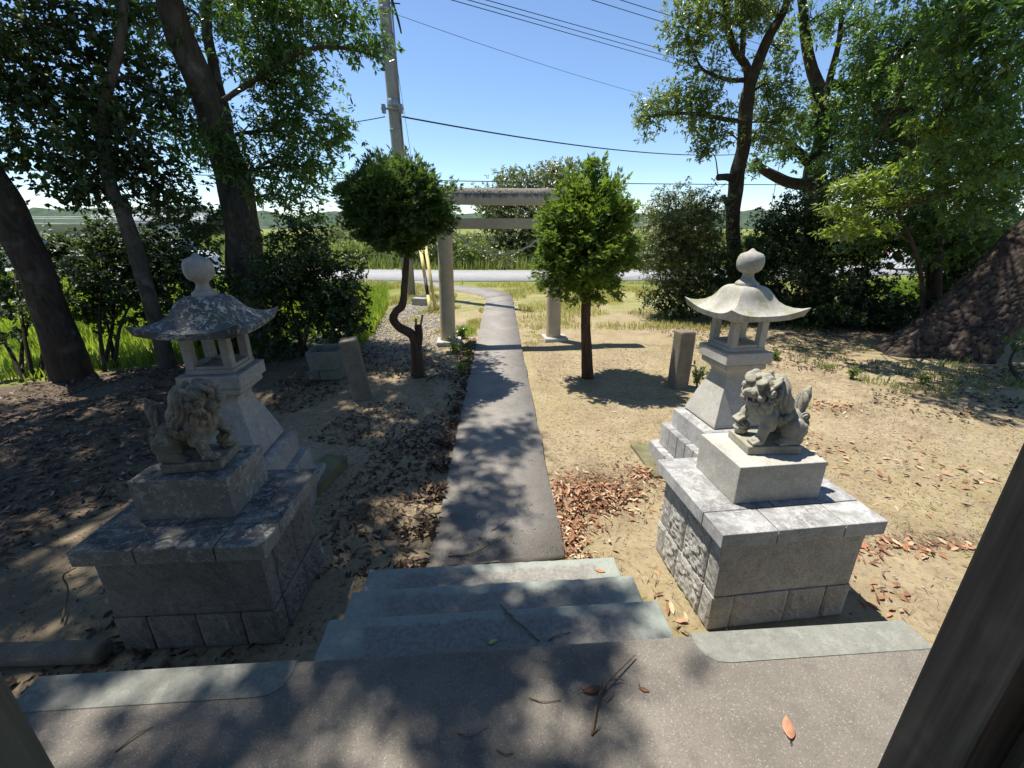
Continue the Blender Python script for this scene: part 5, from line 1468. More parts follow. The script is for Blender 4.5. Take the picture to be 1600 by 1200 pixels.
for i, (u, v, D, ru, rv, lab) in enumerate(((565, 392, 25, 36, 18, 'roadside bush left of the utility pole beyond the road'), (655, 388, 24.5, 34, 16, 'low roadside bush behind the utility pole foot'),
                                     (725, 388, 24.2, 36, 20, 'bright roadside bush seen between the torii pillars, left'), (785, 400, 24.0, 34, 12, 'low roadside bush seen between the torii pillars, middle'),
                                     (1165, 388, 26, 26, 24, 'roadside bush behind the slender forked trunk'), (985, 400, 25, 36, 16, 'roadside bush behind the right clipped cypress'),
                                     (610, 378, 34, 40, 12, 'farther bush in the meadow left of the utility pole'), (745, 372, 36, 44, 10, 'farther pale bush in the meadow under the torii tie beam'), (545, 362, 48, 40, 14, 'distant bush in the meadow right of the dense dark bush'))):
    shrub(lab, 'roadside_bush', (u, 421), [B(u - ru * 0.4, v, D, ru * 0.7, rv), B(u + ru * 0.4, v + 3, D, ru * 0.7, rv * 0.9), B(u, v + 10, D - 0.4, ru, rv * 0.6)], M['leaf_light'] if i % 2 == 0 else M['leaf_pale'], 140 + i, L=0.15, aspect=0.35, group=BG, clump=0.22, k=7, cat='bush')
# ================================================================== utility pole, wires, guy guards
pb = G(640, 462)
pole = thing('utility_pole', 'tall tapered concrete utility pole rising behind the left clipped cypress', 'utility pole', pb)
V, F, T = tube_arrays(np.array([(0, 0, -0.2), (0, 0, 4.0), (-0.06, 0, 8.0), (-0.12, 0, 12.0)]), [0.19, 0.172, 0.152, 0.13], 24)
link('shaft', mesh_np('shaft', V, [F, T], True), M['pole'], pole)
M['steel'] = flat_mat('steel', (0.32, 0.33, 0.34), 0.45, 0.2, 30, 0.05, 0.5, 0.6)
M['cable'] = flat_mat('cable', (0.030, 0.032, 0.036), 0.6, 0.2)
M['ceramic'] = flat_mat('ceramic', (0.75, 0.75, 0.73), 0.25, 0.05)
def pole_z(v): return float(W(640, v, pb.y).z)
def pole_x(z): return float(np.interp(z, [0, 4, 8, 12], [0, 0, -0.06, -0.12]))
for v, hh in ((170, 0.22), (205, 0.04), (60, 0.10), (18, 0.08)):
    z = pole_z(v)
    c = lathe('band', [(0.176, 0), (0.182, 0.004), (0.182, hh - 0.004), (0.176, hh)], 24)
    link('band', c, M['steel'], pole, (pole_x(z), 0, z))
z = pole_z(178)
box('bracket', M['steel'], pole, (0.62, 0.05, 0.05), (pole_x(z), -0.20, z + 0.06), bevel=0.006)
for s in (-1, 1):
    box('clamp', M['steel'], pole, (0.09, 0.12, 0.22), (pole_x(z) + 0.24 * s, -0.20, z - 0.03), bevel=0.008)
for v, s in ((30, -1), (70, -1), (5, 1)):
    z = pole_z(v)
    V, F, T = tube_arrays(np.array([(pole_x(z) + 0.10 * s, -0.02, z), (pole_x(z) + 0.42 * s, -0.05, z - 0.03)]), [0.016, 0.016], 8)
    link('step_bolt', mesh_np('step_bolt', V, [F, T], True), M['cable'], pole)
z = pole_z(15)
V, F, T = tube_arrays(catmull([(0.10, -0.1, z + 0.5), (0.20, -0.12, z + 0.1), (0.30, -0.12, z - 0.25), (0.36, -0.12, z - 0.55)], 5), [0.035, 0.03, 0.03, 0.02], 8)
link('cable_head', mesh_np('cable_head', V, [F, T], True), M['cable'], pole)
V, F, T = tube_arrays(np.array([(0.185, -0.06, 0.0), (0.18, -0.06, 2.2), (0.165, -0.06, 6.0), (0.14, -0.06, 9)]), [0.02] * 4, 8)
link('conduit', mesh_np('conduit', V, [F, T], True), M['pole'], pole)

def wire(label, A, C, sag, r, group='overhead wires', extra=None):
    A, C = np.array(A), np.array(C)
    t = np.linspace(0, 1, 36)[:, None]
    P = A + (C - A) * t
    P[:, 2] -= (4 * sag * t * (1 - t))[:, 0]
    o = link('overhead_wire', mesh_np('w', *(lambda V, F, T: (V, [F, T]))(*tube_arrays(P - A, [r] * 36, 6)), True), M['cable'], None, A)
    return tag(o, label, 'wire', group)
# a line along the road: from the pole's top at the left to the next poles far right; heights read off where they cross the sky
def w_between(a, c, over=1.6):
    """straight run through two sighted points, carried on beyond both"""
    a, c = np.array(W(*a)), np.array(W(*c))
    return a - (c - a) * 0.35, c + (c - a) * over
for i, (a, c, lab) in enumerate((((706, 0, 15.5), (1050, 98, 24), 'lowest of the three parallel wires slanting across the upper sky'), ((732, 0, 15.6), (1050, 90, 24), 'middle of the three parallel wires slanting across the upper sky'), ((760, 0, 15.7), (1050, 81, 24), 'topmost of the three parallel wires slanting across the upper sky'),
                                 ((925, 0, 16.5), (1060, 42, 21), 'lower wire of the pair at the top behind the forked tree'), ((970, 0, 16.5), (1090, 38, 21), 'upper wire of the pair at the top behind the forked tree'))):
    p, q = w_between(a, c)
    wire(lab, p, q, 0.0, 0.011)
zz = pole_z(24)
wire('hair-thin wire running right from the top of the pole', (pb.x + 0.2, pb.y - 0.1, zz), W(1240, 190, 34), 0.5, 0.006)
zz = pole_z(185)
main = wire('thick black telephone cable running right from the pole bracket', (pb.x + 0.24, pb.y - 0.2, zz), W(1210, 236, 34), 0.55, 0.022)
p1 = W(510, 187, 15.0)
wire('thin wire running left from the pole bracket into the trees', (pb.x - 0.24, pb.y - 0.2, zz), (p1.x * 1.9, p1.y * 1.15, p1.z + 0.1), 0.15, 0.013)
a_, c_ = W(505, 272, 24), W(1215, 283, 30)
p, q = np.array(a_) - (np.array(c_) - np.array(a_)) * 0.5, np.array(c_) + (np.array(c_) - np.array(a_)) * 0.6
wire('level black cable crossing the sky just above the torii', p, q, 0.25, 0.024)
wire('thin taut stay wire rising to the right beyond the hedge', W(1196, 372, 30), W(1218, 255, 30), 0, 0.018)
# guy wires with yellow guards
M['yellow'] = flat_mat('yellow', (0.70, 0.58, 0.22), 0.5, 0.12)
M['black_band'] = flat_mat('black_band', (0.035, 0.032, 0.03), 0.6, 0.2)
for i, (u0, v0, D, topv, lab) in enumerate(((681, 487, 11.3, 78, 'pale yellow guard tube on a guy wire behind the left torii pillar'), (673, 490, 11.0, 180, 'yellow and black guard tube on a guy wire behind the left torii pillar'))):
    g = G(u0, v0)
    t = thing('guy_wire', lab, 'guy wire', g, 0, 'guy wires of the utility pole')
    e = np.array((pb.x + 0.12, pb.y, pole_z(topv))) - np.array(g)
    e = e + np.array([0.16, 0, 0]) * 0
    ln = np.linalg.norm(e); dv = e / ln
    V, F, T = tube_arrays(np.array([dv * 0.0 - np.array([0, 0, 0.1]), dv * ln]), [0.007, 0.007], 6)
    link('wire', mesh_np('wire', V, [F, T], True), M['cable'], t)
    if i == 0:
        V, F, T = tube_arrays(np.array([dv * 0.05, dv * 1.75]), [0.045, 0.04], 12)
        link('guard', mesh_np('guard', V, [F, T], True), M['yellow'], t)
    else:
        for a, b_, mt in ((0.02, 0.50, 'yellow'), (0.505, 0.98, 'black_band'), (0.985, 1.75, 'yellow')):
            V, F, T = tube_arrays(np.array([dv * a, dv * b_]), [0.045, 0.043], 12)
            link('guard', mesh_np('guard', V, [F, T], True), M[mt], t)
tag(box('concrete_block', M['pole'], None, (0.42, 0.22, 0.20), G(657, 476) - Vector((0, 0, 0.01)), bevel=0.01, rot=(0, 0, R(-20))), 'low concrete block lying in the gravel by the guy wires', 'block')
wp = G(656, 512)
st_ = thing('wooden_stake', 'short broken wooden stake standing in the gravel behind the cypress stub', 'stake', wp)
box('stick', M['wood_grey'], st_, (0.045, 0.04, 0.34), (0, 0, -0.04), bevel=0.005, rot=(0, R(14), 0))
box('stick', M['wood_dark'], st_, (0.05, 0.045, 0.24), (-0.09, 0.02, -0.04), bevel=0.005, rot=(0, R(4), 0))

# ================================================================== greenhouses and cars glimpsed behind the left trees
M['film'] = flat_mat('film', (0.30, 0.32, 0.31), 0.35, 0.15, 0.6, 0.05, 0.5)
M['pipe'] = flat_mat('pipe', (0.72, 0.73, 0.72), 0.4, 0.05)
def greenhouse(label, u, v, D, length, width, h, rot, bare):
    g = W(u, v, D); g.z = 0
    t = thing('greenhouse', label, 'greenhouse', g, rot, 'greenhouses in the field on the left')
    nr = 13
    def arch(k, r=1.0):
        return [(width / 2 * math.cos(a) * r, h * 0.42 + h * 0.58 * max(0, math.sin(a)) * r if 0 < a < math.pi else 0.0) for a in np.linspace(0, math.pi, k)]
    for i in range(nr):
        x = -length / 2 + length * i / (nr - 1)
        pts = [(x, width / 2, 0)] + [(x, y, z) for y, z in arch(11)[0:]] + [(x, -width / 2, 0)]
        V, F, T = tube_arrays(np.array(pts), [0.06] * len(pts), 5)
        link('hoop', mesh_np('hoop', V, [F, T], True), M['pipe'], t)
    for y, z in arch(7)[1:-1]:
        V, F, T = tube_arrays(np.array([(-length / 2, y, z), (length / 2, y, z)]), [0.045, 0.045], 5)
        link('purlin', mesh_np('purlin', V, [F, T], True), M['pipe'], t)
    ring = [(width / 2 * 0.985, 0.0)] + [(y * 0.985, z * 0.985) for y, z in arch(15)] + [(-width / 2 * 0.985, 0.0)]
    if bare: ring = ring[:4]
    V = [(-length / 2, y, z) for y, z in ring] + [(length / 2, y, z) for y, z in ring]
    k = len(ring)
    F = [(i, i + 1, k + i + 1, k + i) for i in range(k - 1)]
    o = link('film_cover', mesh_np('film_cover', V, [np.array(F)], True), M['film'], t)
    box('base_board', M['pipe'], t, (length, 0.06, 0.9), (0, -width / 2 - 0.05, 0), bevel=0.01)
    return t
greenhouse('bare-hooped greenhouse in the field at the far left', 85, 370, 74, 17, 7, 3.4, R(-4), True)
greenhouse('film-covered greenhouse in the field behind the thin bent trunk', 255, 362, 84, 20, 7, 4.2, R(2), False)

def car_paint(name, c): return flat_mat(name, c, 0.25, 0.03, 2, 0.0, 0.6)
M['car_white'] = car_paint('car_white', (0.78, 0.79, 0.80))
M['car_silver'] = car_paint('car_silver', (0.50, 0.53, 0.57))
M['car_glass'] = flat_mat('car_glass', (0.02, 0.025, 0.03), 0.08, 0.0, 2, 0.0, 0.6)
M['tyre'] = flat_mat('tyre', (0.02, 0.02, 0.02), 0.9)
M['rim'] = flat_mat('rim', (0.5, 0.5, 0.5), 0.35, 0.05, 5, 0, 0.5, 0.7)
M['lamp_red'] = flat_mat('lamp_red', (0.45, 0.02, 0.02), 0.2)
M['lamp_clear'] = flat_mat('lamp_clear', (0.75, 0.75, 0.72), 0.1)
def car(label, loc, rotz, paint, group):
    t = thing('parked_car', label, 'car', loc, rotz, group)
    prof = [(-1.68, 0.28), (-1.70, 0.62), (-1.64, 0.90), (-1.52, 1.02), (-1.25, 1.42), (-1.05, 1.48), (0.20, 1.49), (0.42, 1.44), (0.98, 1.00), (1.45, 0.90), (1.68, 0.72), (1.71, 0.45), (1.66, 0.25)]
    bm = bmesh.new()
    rows = []
    for y, k in ((-0.74, 0), (-0.70, 1), (0.70, 1), (0.74, 0)):
        row = []
        for x, z in prof:
            tuck = 0.16 * max(0, z - 0.95) / 0.5
            row.append(bm.verts.new((x * (1.0 if k else 0.985), y * (1 - tuck), z - (0 if k else 0.015))))
        rows.append(row)
    for a, b in zip(rows[:-1], rows[1:]):
        for i in range(len(prof) - 1): bm.faces.new((a[i], a[i + 1], b[i + 1], b[i]))
        bm.faces.new((a[-1], a[0], b[0], b[-1]))
    bm.faces.new(rows[0][::-1]); bm.faces.new(rows[-1])
    body = link('body', bm_mesh(bm, 'body'), paint, t)
    for s in (-1, 1):
        for xa, xb in ((-1.12, -0.38), (-0.30, 0.50)):
            V = [(xa - (0.05 if xa < -1 else 0), s * 0.742, 1.00), (xb + (0.30 if xb > 0 else 0), s * 0.742, 1.00), (xb, s * 0.645, 1.38), (xa + 0.06, s * 0.645, 1.38)]
            V = V + [(x, y + s * 0.012, z) for x, y, z in V]
            F = [(0, 1, 2, 3), (4, 7, 6, 5), (0, 4, 5, 1), (1, 5, 6, 2), (2, 6, 7, 3), (3, 7, 4, 0)]
            link('side_window', mesh_np('side_window', V, [np.array(F)]), M['car_glass'], t)
        for x in (-1.05, 1.08):
            w = lathe('tyre', [(0.22, -0.09), (0.285, -0.085), (0.30, -0.05), (0.30, 0.05), (0.285, 0.085), (0.22, 0.09)], 20)
            o = link('wheel', w, M['tyre'], t, (x, s * 0.70, 0.30)); o.rotation_euler = (R(90), 0, 0)
            link('rim', lathe('rim', [(0.20, -0.095), (0.21, 0.0), (0.20, 0.095)], 16), M['rim'], o)
        box('headlight', M['lamp_clear'], t, (0.10, 0.26, 0.14), (1.63, s * 0.50, 0.62), bevel=0.02)
        box('tail_light', M['lamp_red'], t, (0.08, 0.12, 0.34), (-1.66, s * 0.60, 0.62), bevel=0.02)
    for name, (x0, z0, x1, z1) in (('windscreen', (0.95, 1.04, 0.46, 1.43)), ('rear_window', (-1.50, 1.06, -1.27, 1.40))):
        sg = 1 if x0 > 0 else -1
        V = [(x0 + 0.01 * sg, -0.64, z0), (x0 + 0.01 * sg, 0.64, z0), (x1 + 0.01 * sg, 0.58, z1), (x1 + 0.01 * sg, -0.58, z1)]
        V = V + [(x + 0.015 * sg, y, z + 0.015) for x, y, z in V]
        F = [(0, 1, 2, 3), (4, 7, 6, 5), (0, 4, 5, 1), (1, 5, 6, 2), (2, 6, 7, 3), (3, 7, 4, 0)]
        link(name, mesh_np(name, V, [np.array(F)]), M['car_glass'], t)
    return t
CG = 'cars glimpsed through the hedges'
def road_y(x): return float(np.interp(x, [-60, -20, -6, 2, 10, 24, 70], [26.4, 21.8, 20.1, 19.9, 20.7, 24.1, 38]))
for (x, lab, paint) in ((-15.2, 'silver blue car on the road glimpsed beside the left lantern finial', 'car_silver'), (-22.5, 'white car on the road glimpsed beside the leaning black trunk', 'car_white'), (20.3, 'white car glimpsed through the gap above the bright grass on the right', 'car_white')):
    car(lab, (x, road_y(x) - 0.9, 0.055), R(-6 if x < 0 else 14), M[paint], CG)
# ================================================================== grass, litter, twigs
def blades(name, rs, P, h, w, mat, label, lean=0.35):
    n = len(P)
    a = rs.uniform(0, 6.283, n)
    d = np.stack([np.cos(a), np.sin(a), np.zeros(n)], -1)
    s = np.stack([-np.sin(a), np.cos(a), np.zeros(n)], -1)
    hh = (h * rs.uniform(0.5, 1.15, n) * (0.85 + 0.55 * smooth_noise3(np.column_stack([P[:, :2], np.zeros(n)]), 0.9 if h < 0.3 else 0.45, 21)))[:, None]; ww = (w * rs.uniform(0.7, 1.3, n))[:, None]
    ln = (lean * rs.uniform(0.1, 1.0, n))[:, None]
    up = np.array([0, 0, 1.0])
    V = np.stack([P - s * ww * 0.5, P + s * ww * 0.5, P + up * hh * 0.6 + d * hh * ln * 0.4 - s * ww * 0.4, P + up * hh * 0.6 + d * hh * ln * 0.4 + s * ww * 0.4, P + up * hh + d * hh * ln], 1).reshape(-1, 3)
    b = (np.arange(n) * 5)[:, None]
    return tag(link(name, mesh_np(name, V, [b + [0, 1, 3, 2], b + [2, 3, 4]], False), mat), label, 'grass', kind='stuff')
def in_poly(P, poly):
    x, y = P[:, 0], P[:, 1]
    c = np.zeros(len(P), bool)
    for (x0, y0), (x1, y1) in zip(poly, poly[1:] + poly[:1]):
        cond = ((y0 > y) != (y1 > y)) & (x < (x1 - x0) * (y - y0) / (y1 - y0 + 1e-12) + x0)
        c ^= cond
    return c
path_poly = [tuple(p[:2]) for p in PL] + [tuple(p[:2]) for p in PR[::-1]]
porch_poly = [tuple(porch_pt(x, y, 0)[:2]) for x, y in ((-1.66, -3), (1.66, -3), (1.66, 0.02), (0.77, 0.02), (0.77, 0.95), (-0.77, 0.95), (-0.77, 0.02), (-1.66, 0.02))]
def rect_poly(cx, cy, a, x0, x1, y0, y1):
    return [(cx + x * math.cos(a) - y * math.sin(a), cy + x * math.sin(a) + y * math.cos(a)) for x, y in ((x0, y0), (x1, y0), (x1, y1), (x0, y1))]
solid = [path_poly, porch_poly, rect_poly(*CAP_R[0], CAP_R[1], 0.05, 0.87, 0.05, 0.71), rect_poly(*CAP_L[0], CAP_L[1], 0.05, 0.85, 0.05, 0.67),
         rect_poly(1.80, 3.40, R(9), -0.43, 0.43, -0.43, 0.43), rect_poly(-2.00, 2.86, R(6), -0.43, 0.43, -0.43, 0.43)]
def free(P, skip=()):
    ok = np.ones(len(P), bool)
    for i, pl in enumerate(solid):
        if i not in skip: ok &= ~in_poly(P, pl)
    return ok
def ground_z(P):
    Q = np.column_stack([P[:, 0], P[:, 1], np.zeros(len(P))])
    hz_ = 0.018 * smooth_noise3(Q, 0.9, 1) + 0.010 * smooth_noise3(Q, 2.7, 2)
    nr = np.clip((13 - np.abs(Q[:, 0])) / 2, 0, 1) * np.clip((15 - Q[:, 1]) / 2, 0, 1) * np.clip((Q[:, 1] - 2.2) / 0.6, 0, 1)
    nr *= np.clip((np.abs(Q[:, 0] + 0.12 + 0.018 * (Q[:, 1] - 2.0)) - 0.45) / 0.35, 0, 1)
    return hz_ * nr - 0.004
def px_poly(pts): return [tuple(G(u, v)[:2]) for u, v in pts]
def scatter(rs, poly, n, noise_f=0, thr=0.0, seed=0):
    A = np.array(poly); lo, hi = A.min(0), A.max(0)
    out = []
    tot = 0
    while tot < n:
        P = np.column_stack([rs.uniform(lo[0], hi[0], n * 2), rs.uniform(lo[1], hi[1], n * 2)])
        ok = in_poly(P, poly) & free(P)
        if noise_f:
            ok &= smooth_noise3(np.column_stack([P, np.zeros(len(P))]), noise_f, seed) > thr
        P = P[ok]; out.append(P); tot += len(P)
        if len(P) == 0: break
    P = np.vstack(out)[:n]
    return np.column_stack([P, ground_z(P)])
rs = np.random.RandomState(77)
# rice field behind the trees on the left
blades('rice_field', rs, scatter(rs, [(-16, 3.0), (-9.8, 4.2), (-7.0, 5.9), (-5.5, 6.75), (-4.7, 7.5), (-3.9, 8.6), (-4.8, 15.5), (-19, 15.5)], 42000), 0.42, 0.022, M['grass'], 'bright green rice field behind the trees on the left', 0.5)
blades('tall_grass', rs, scatter(rs, px_poly([(536, 548), (560, 505), (578, 455), (606, 445), (606, 478), (586, 520), (556, 552)]), 7000), 0.34, 0.016, M['grass'], 'tall bright green grass beside the dense bush on the left', 0.6)
blades('rice_field', rs, scatter(rs, [(11.5, 11.0), (22, 11), (27, 17.5), (11.5, 16.5)], 16000), 0.35, 0.024, M['grass'], 'bright green field behind the hedge on the right', 0.5)
blades('meadow', rs, scatter(rs, [(-70, 31), (60, 31), (110, 75), (-110, 75)], 30000), 0.9, 0.16, M['weed'], 'rank green meadow beyond the road', 0.6)
blades('verge_grass', rs, scatter(rs, [(-4.4, 11.5), (-3.2, 12.5), (-1.7, 13.0), (-1.9, 17.2), (-8, 17.4)], 9000, 1.3, -0.15, 3), 0.16, 0.014, M['grass_dry'], 'patchy dry grass round the utility pole', 0.7)
blades('verge_grass', rs, scatter(rs, [(0.10, 9.2), (6.5, 9.0), (9.5, 12.0), (9.0, 17.5), (-1.4, 16.8), (-0.9, 13.6), (0.2, 12.6)], 20000, 1.1, -0.25, 4), 0.17, 0.014, M['grass_dry'], 'patchy yellowing grass between the path and the road on the right', 0.7)
blades('verge_grass', rs, scatter(rs, [(-2.6, 9.0), (-0.45, 8.6), (-0.62, 11.8), (-2.2, 12.0)], 2600, 1.6, 0.0, 6), 0.12, 0.012, M['grass_dry'], 'thin dry grass left of the path behind the torii', 0.7)
blades('roadside_weeds', rs, scatter(rs, [(-40, 26.5), (-20, 23.9), (-6, 22.2), (2, 22.0), (10, 22.9), (26, 27), (26, 31), (-40, 31)], 24000), 0.62, 0.05, M['weed'], 'rank green weeds along the far verge of the road', 0.55)
blades('roadside_weeds', rs, scatter(rs, [(-30, 20.2), (-20, 19.6), (-8, 18.1), (-8, 17.2), (-30, 18)], 6000), 0.35, 0.03, M['grass'], 'green weeds along the near verge of the road on the left', 0.5)
# path-edge and precinct tufts
def tufts(rs, centers, k, r, h, w, mat, name, label):
    P = np.repeat(centers, k, 0); P[:, :2] += rs.normal(0, r, (len(P), 2))
    P = P[free(P)]
    return blades(name, rs, P, h, w, mat, label, 0.8)
tc_ = scatter(rs, px_poly([(700, 540), (745, 490), (742, 560), (722, 600)]), 26)
tufts(rs, tc_, 26, 0.05, 0.13, 0.010, M['grass'], 'weed_tufts', 'small green weed tufts between the left torii pillar and the path')
tc_ = scatter(rs, px_poly([(812, 535), (846, 500), (850, 540), (815, 545)]), 26)
tufts(rs, tc_, 24, 0.05, 0.11, 0.010, M['grass_dry'], 'weed_tufts', 'small yellowing tufts between the path and the right torii pillar')
tc_ = scatter(rs, px_poly([(1195, 545), (1420, 540), (1600, 590), (1600, 650), (1380, 610)]), 60)
tufts(rs, tc_, 22, 0.06, 0.12, 0.010, M['weed'], 'weed_tufts', 'scattered weed tufts in the shade under the pine')

# small plants that can be told apart
def herb(label, uv, h, n, L, mat, seed):
    rs = np.random.RandomState(seed)
    b = G(*uv); t = thing('leafy_weed', label, 'plant', b, 0, 'small leafy weeds in the precinct')
    bag = Bag(); P, A = [], []
    for i in range(n):
        e = np.array([rs.normal(0, h * 0.28), rs.normal(0, h * 0.28), h * rs.uniform(0.6, 1.0)])
        C = catmull([(0, 0, -0.01), tuple(e * np.array([0.3, 0.3, 0.55])), tuple(e)], 5)
        bag.tube(C, [0.005, 0.004, 0.002], 5)
        for q in C[3:]:
            P.append(q); A.append(unit(e + rs.normal(0, 0.1, 3)))
    link('stem', bag.mesh('stem'), M['weed'], t)
    link('leaves', leaf_mesh('leaves', *sprig_leaves(rs, np.array(P), np.array(A), 3, L, 0.35)), mat, t)
herb('leafy weed at the foot of the right stone post', (1088, 603), 0.32, 9, 0.07, M['leaf_light'], 301)
herb('leafy weed at the foot of the left torii pillar', (720, 528), 0.26, 8, 0.09, M['leaf'], 302)
herb('grey-green weed in front of the left torii pillar', (708, 552), 0.34, 5, 0.08, M['leaf_pale'], 303)
herb('small leafy weed on bare earth right of the right lantern', (1212, 562), 0.14, 7, 0.07, M['leaf_light'], 304)
herb('low weed in the shade right of the lantern roof', (1330, 590), 0.20, 8, 0.06, M['weed'], 305)
herb('low weed beneath the pine at the right', (1440, 600), 0.18, 8, 0.06, M['weed'], 306)

# ---- leaf litter
def litter(name, label, P, rs, L, aspect, mat, flat=0.25, lift=0.012, droop=(-0.25, 0.35)):
    n = len(P)
    a = rs.uniform(0, 6.283, n)
    d = unit(np.stack([np.cos(a), np.sin(a), rs.normal(0, flat, n)], -1))
    nr = np.stack([rs.normal(0, flat * 1.6, n), rs.normal(0, flat * 1.6, n), np.ones(n)], -1)
    nr[rs.rand(n) < 0.25] *= -1
    Ls = L * rs.uniform(0.55, 1.15, n)
    P = P.copy(); P[:, 2] += lift * rs.uniform(0.5, 1.5, n)
    P -= d * Ls[:, None] * 0.5
    me = leaf_mesh(name, P, d, nr, Ls, Ls * aspect * rs.uniform(0.7, 1.2, n), rs.uniform(droop[0], droop[1], n)[:, None])
    return tag(link(name, me, mat), label, 'leaves', kind='stuff')
left_poly = [(-9, 0.2), (-1.75, 0.4), (-0.72, 1.5), (-0.62, 3.0), (-0.58, 5.2), (-1.6, 7.6), (-3.6, 7.9), (-5.4, 6.6), (-7.0, 5.8), (-9, 4.6)]
litter('leaf_litter', 'brown dead leaves strewn over the shaded ground on the left', scatter(rs, left_poly, 12500, 1.1, -0.30, 11), rs, 0.075, 0.36, M['litter'])
Pe = [PL[i] for i in range(3, 22)]
pe = np.array([PL[rs.randint(0, 20)] + np.array([-abs(rs.normal(0, 0.13)), 0, 0]) for _ in range(1500)])
pe[:, 1] += rs.uniform(-0.12, 0.12, len(pe))
pe = pe[free(pe)]; pe[:, 2] = rs.uniform(0.0, 0.05, len(pe))
litter('leaf_litter', 'reddish dead leaves banked along the left edge of the path', pe, rs, 0.082, 0.34, M['litter'], 0.45)
def pile(uv, sx, sy, n, rs, h):
    c = G(*uv)
    P = np.column_stack([c.x + rs.normal(0, sx, n), c.y + rs.normal(0, sy, n)])
    P = P[free(P)]
    r2 = ((P[:, 0] - c.x) / sx) ** 2 + ((P[:, 1] - c.y) / sy) ** 2
    return np.column_stack([P, ground_z(P) + rs.rand(len(P)) * h * np.exp(-r2 / 2)])
P = np.vstack([pile((915, 775), 0.22, 0.15, 760, rs, 0.06), pile((885, 800), 0.10, 0.22, 420, rs, 0.05), pile((890, 850), 0.05, 0.14, 130, rs, 0.05), pile((955, 775), 0.14, 0.08, 170, rs, 0.03), pile((1000, 745), 0.10, 0.09, 120, rs, 0.02)])
litter('leaf_pile', 'orange dry leaf pile drifted against the right edge of the path', P, rs, 0.072, 0.30, M['litter_orange'], 0.5)
P = np.vstack([pile((1385, 930), 0.09, 0.08, 26, rs, 0.01), pile((1430, 855), 0.40, 0.06, 120, rs, 0.01), pile((1300, 635), 0.20, 0.12, 90, rs, 0.02), pile((1255, 690), 0.20, 0.25, 120, rs, 0.02), pile((1480, 740), 0.35, 0.3, 60, rs, 0.01), pile((1050, 955), 0.05, 0.1, 8, rs, 0.0)])
litter('fallen_leaves', 'loose orange and russet leaves on the open ground right of the lion', P, rs, 0.08, 0.34, M['litter_orange'], 0.35)
litter('leaf_litter', 'brown leaves in the shade below the hedge and pine on the right', scatter(rs, [(3.2, 6.8), (5.2, 4.2), (9.5, 4.6), (9.8, 9.6), (3.0, 10.2)], 4500, 1.0, -0.2, 12), rs, 0.075, 0.34, M['litter'])
right_poly = [(0.40, 2.0), (1.0, 1.0), (4.4, 1.0), (5.6, 3.6), (5.4, 7.8), (0.30, 8.2)]
litter('fallen_leaves', 'scattered single leaves on the sunny earth right of the path', scatter(rs, right_poly, 260), rs, 0.06, 0.34, M['litter_orange'], 0.3)
# fine debris: needles, stalks and crumbs
P = np.vstack([scatter(rs, right_poly, 6500, 1.6, -0.3, 13), scatter(rs, left_poly, 9000, 1.4, -0.2, 14), pile((920, 765), 0.28, 0.18, 1600, rs, 0.05), pile((590, 800), 0.22, 0.14, 900, rs, 0.03), pile((1330, 640), 0.3, 0.16, 500, rs, 0.01), pile((1480, 845), 0.6, 0.08, 900, rs, 0.01)])
litter('twig_litter', 'fine twigs, needles and crumbs strewn over the earth', P, rs, 0.075, 0.05, M['litter_debris'], 0.15, 0.006)
litter('twig_litter', 'short stalks and bark crumbs on the sunny earth right of the path', scatter(rs, right_poly, 15000, 0.9, -0.45, 15), rs, 0.030, 0.16, M['litter_debris'], 0.2, 0.004)
litter('leaf_litter', 'dark leaf litter between the left lantern and the path', scatter(rs, [(-2.6, 4.2), (-0.65, 3.6), (-0.62, 5.4), (-1.2, 7.2), (-3.2, 7.4), (-3.4, 5.4)], 1300, 1.3, -0.1, 17), rs, 0.07, 0.36, M['litter'])
litter('twig_litter', 'bark crumbs and leaf scraps on the shaded earth on the left', scatter(rs, left_poly, 14000), rs, 0.030, 0.30, M['litter'], 0.2, 0.004)
# bare crumbs on the path and steps
A = np.array(path_poly); k = 900
Pp = np.column_stack([rs.uniform(A[:, 0].min(), A[:, 0].max(), k * 4), rs.uniform(2.15, 5.6, k * 4)])
Pp = Pp[in_poly(Pp, path_poly)][:k]
keep = rs.rand(len(Pp)) < np.clip(0.25 + 0.9 * (3.2 - Pp[:, 1]), 0.08, 1)
Pp = Pp[keep][:260]
litter('path_debris', 'small twigs and crumbs on the concrete path', np.column_stack([Pp, np.full(len(Pp), 0.036)]), rs, 0.035, 0.16, M['litter_debris'], 0.08, 0.003)
# pale gravel left of the torii, loose pebbles on the open earth
Pg = scatter(rs, px_poly([(560, 552), (612, 480), (640, 452), (672, 452), (700, 500), (690, 545), (600, 560)]), 7000)
V, Q = [], []
oct_ = np.array([(1, 0, 0), (-1, 0, 0), (0, 1, 0), (0, -1, 0), (0, 0, 1), (0, 0, -0.6)])
of = np.array([(0, 2, 4), (2, 1, 4), (1, 3, 4), (3, 0, 4), (2, 0, 5), (1, 2, 5), (3, 1, 5), (0, 3, 5)])
sc = rs.uniform(0.008, 0.024, (len(Pg), 1, 1)) * rs.uniform(0.6, 1.3, (len(Pg), 1, 3))
Vg = (oct_[None] * sc + Pg[:, None, :] + np.array([0, 0, 0.004])).reshape(-1, 3)
Fg = (of[None] + (np.arange(len(Pg)) * 6)[:, None, None]).reshape(-1, 3)
tag(link('gravel', mesh_np('gravel', Vg, [Fg]), M['gravel']), 'pale gravel spread left of the torii', 'gravel', kind='stuff')
Pg = np.vstack([scatter(rs, right_poly, 2600, 1.2, -0.3, 31), scatter(rs, left_poly, 1200)])
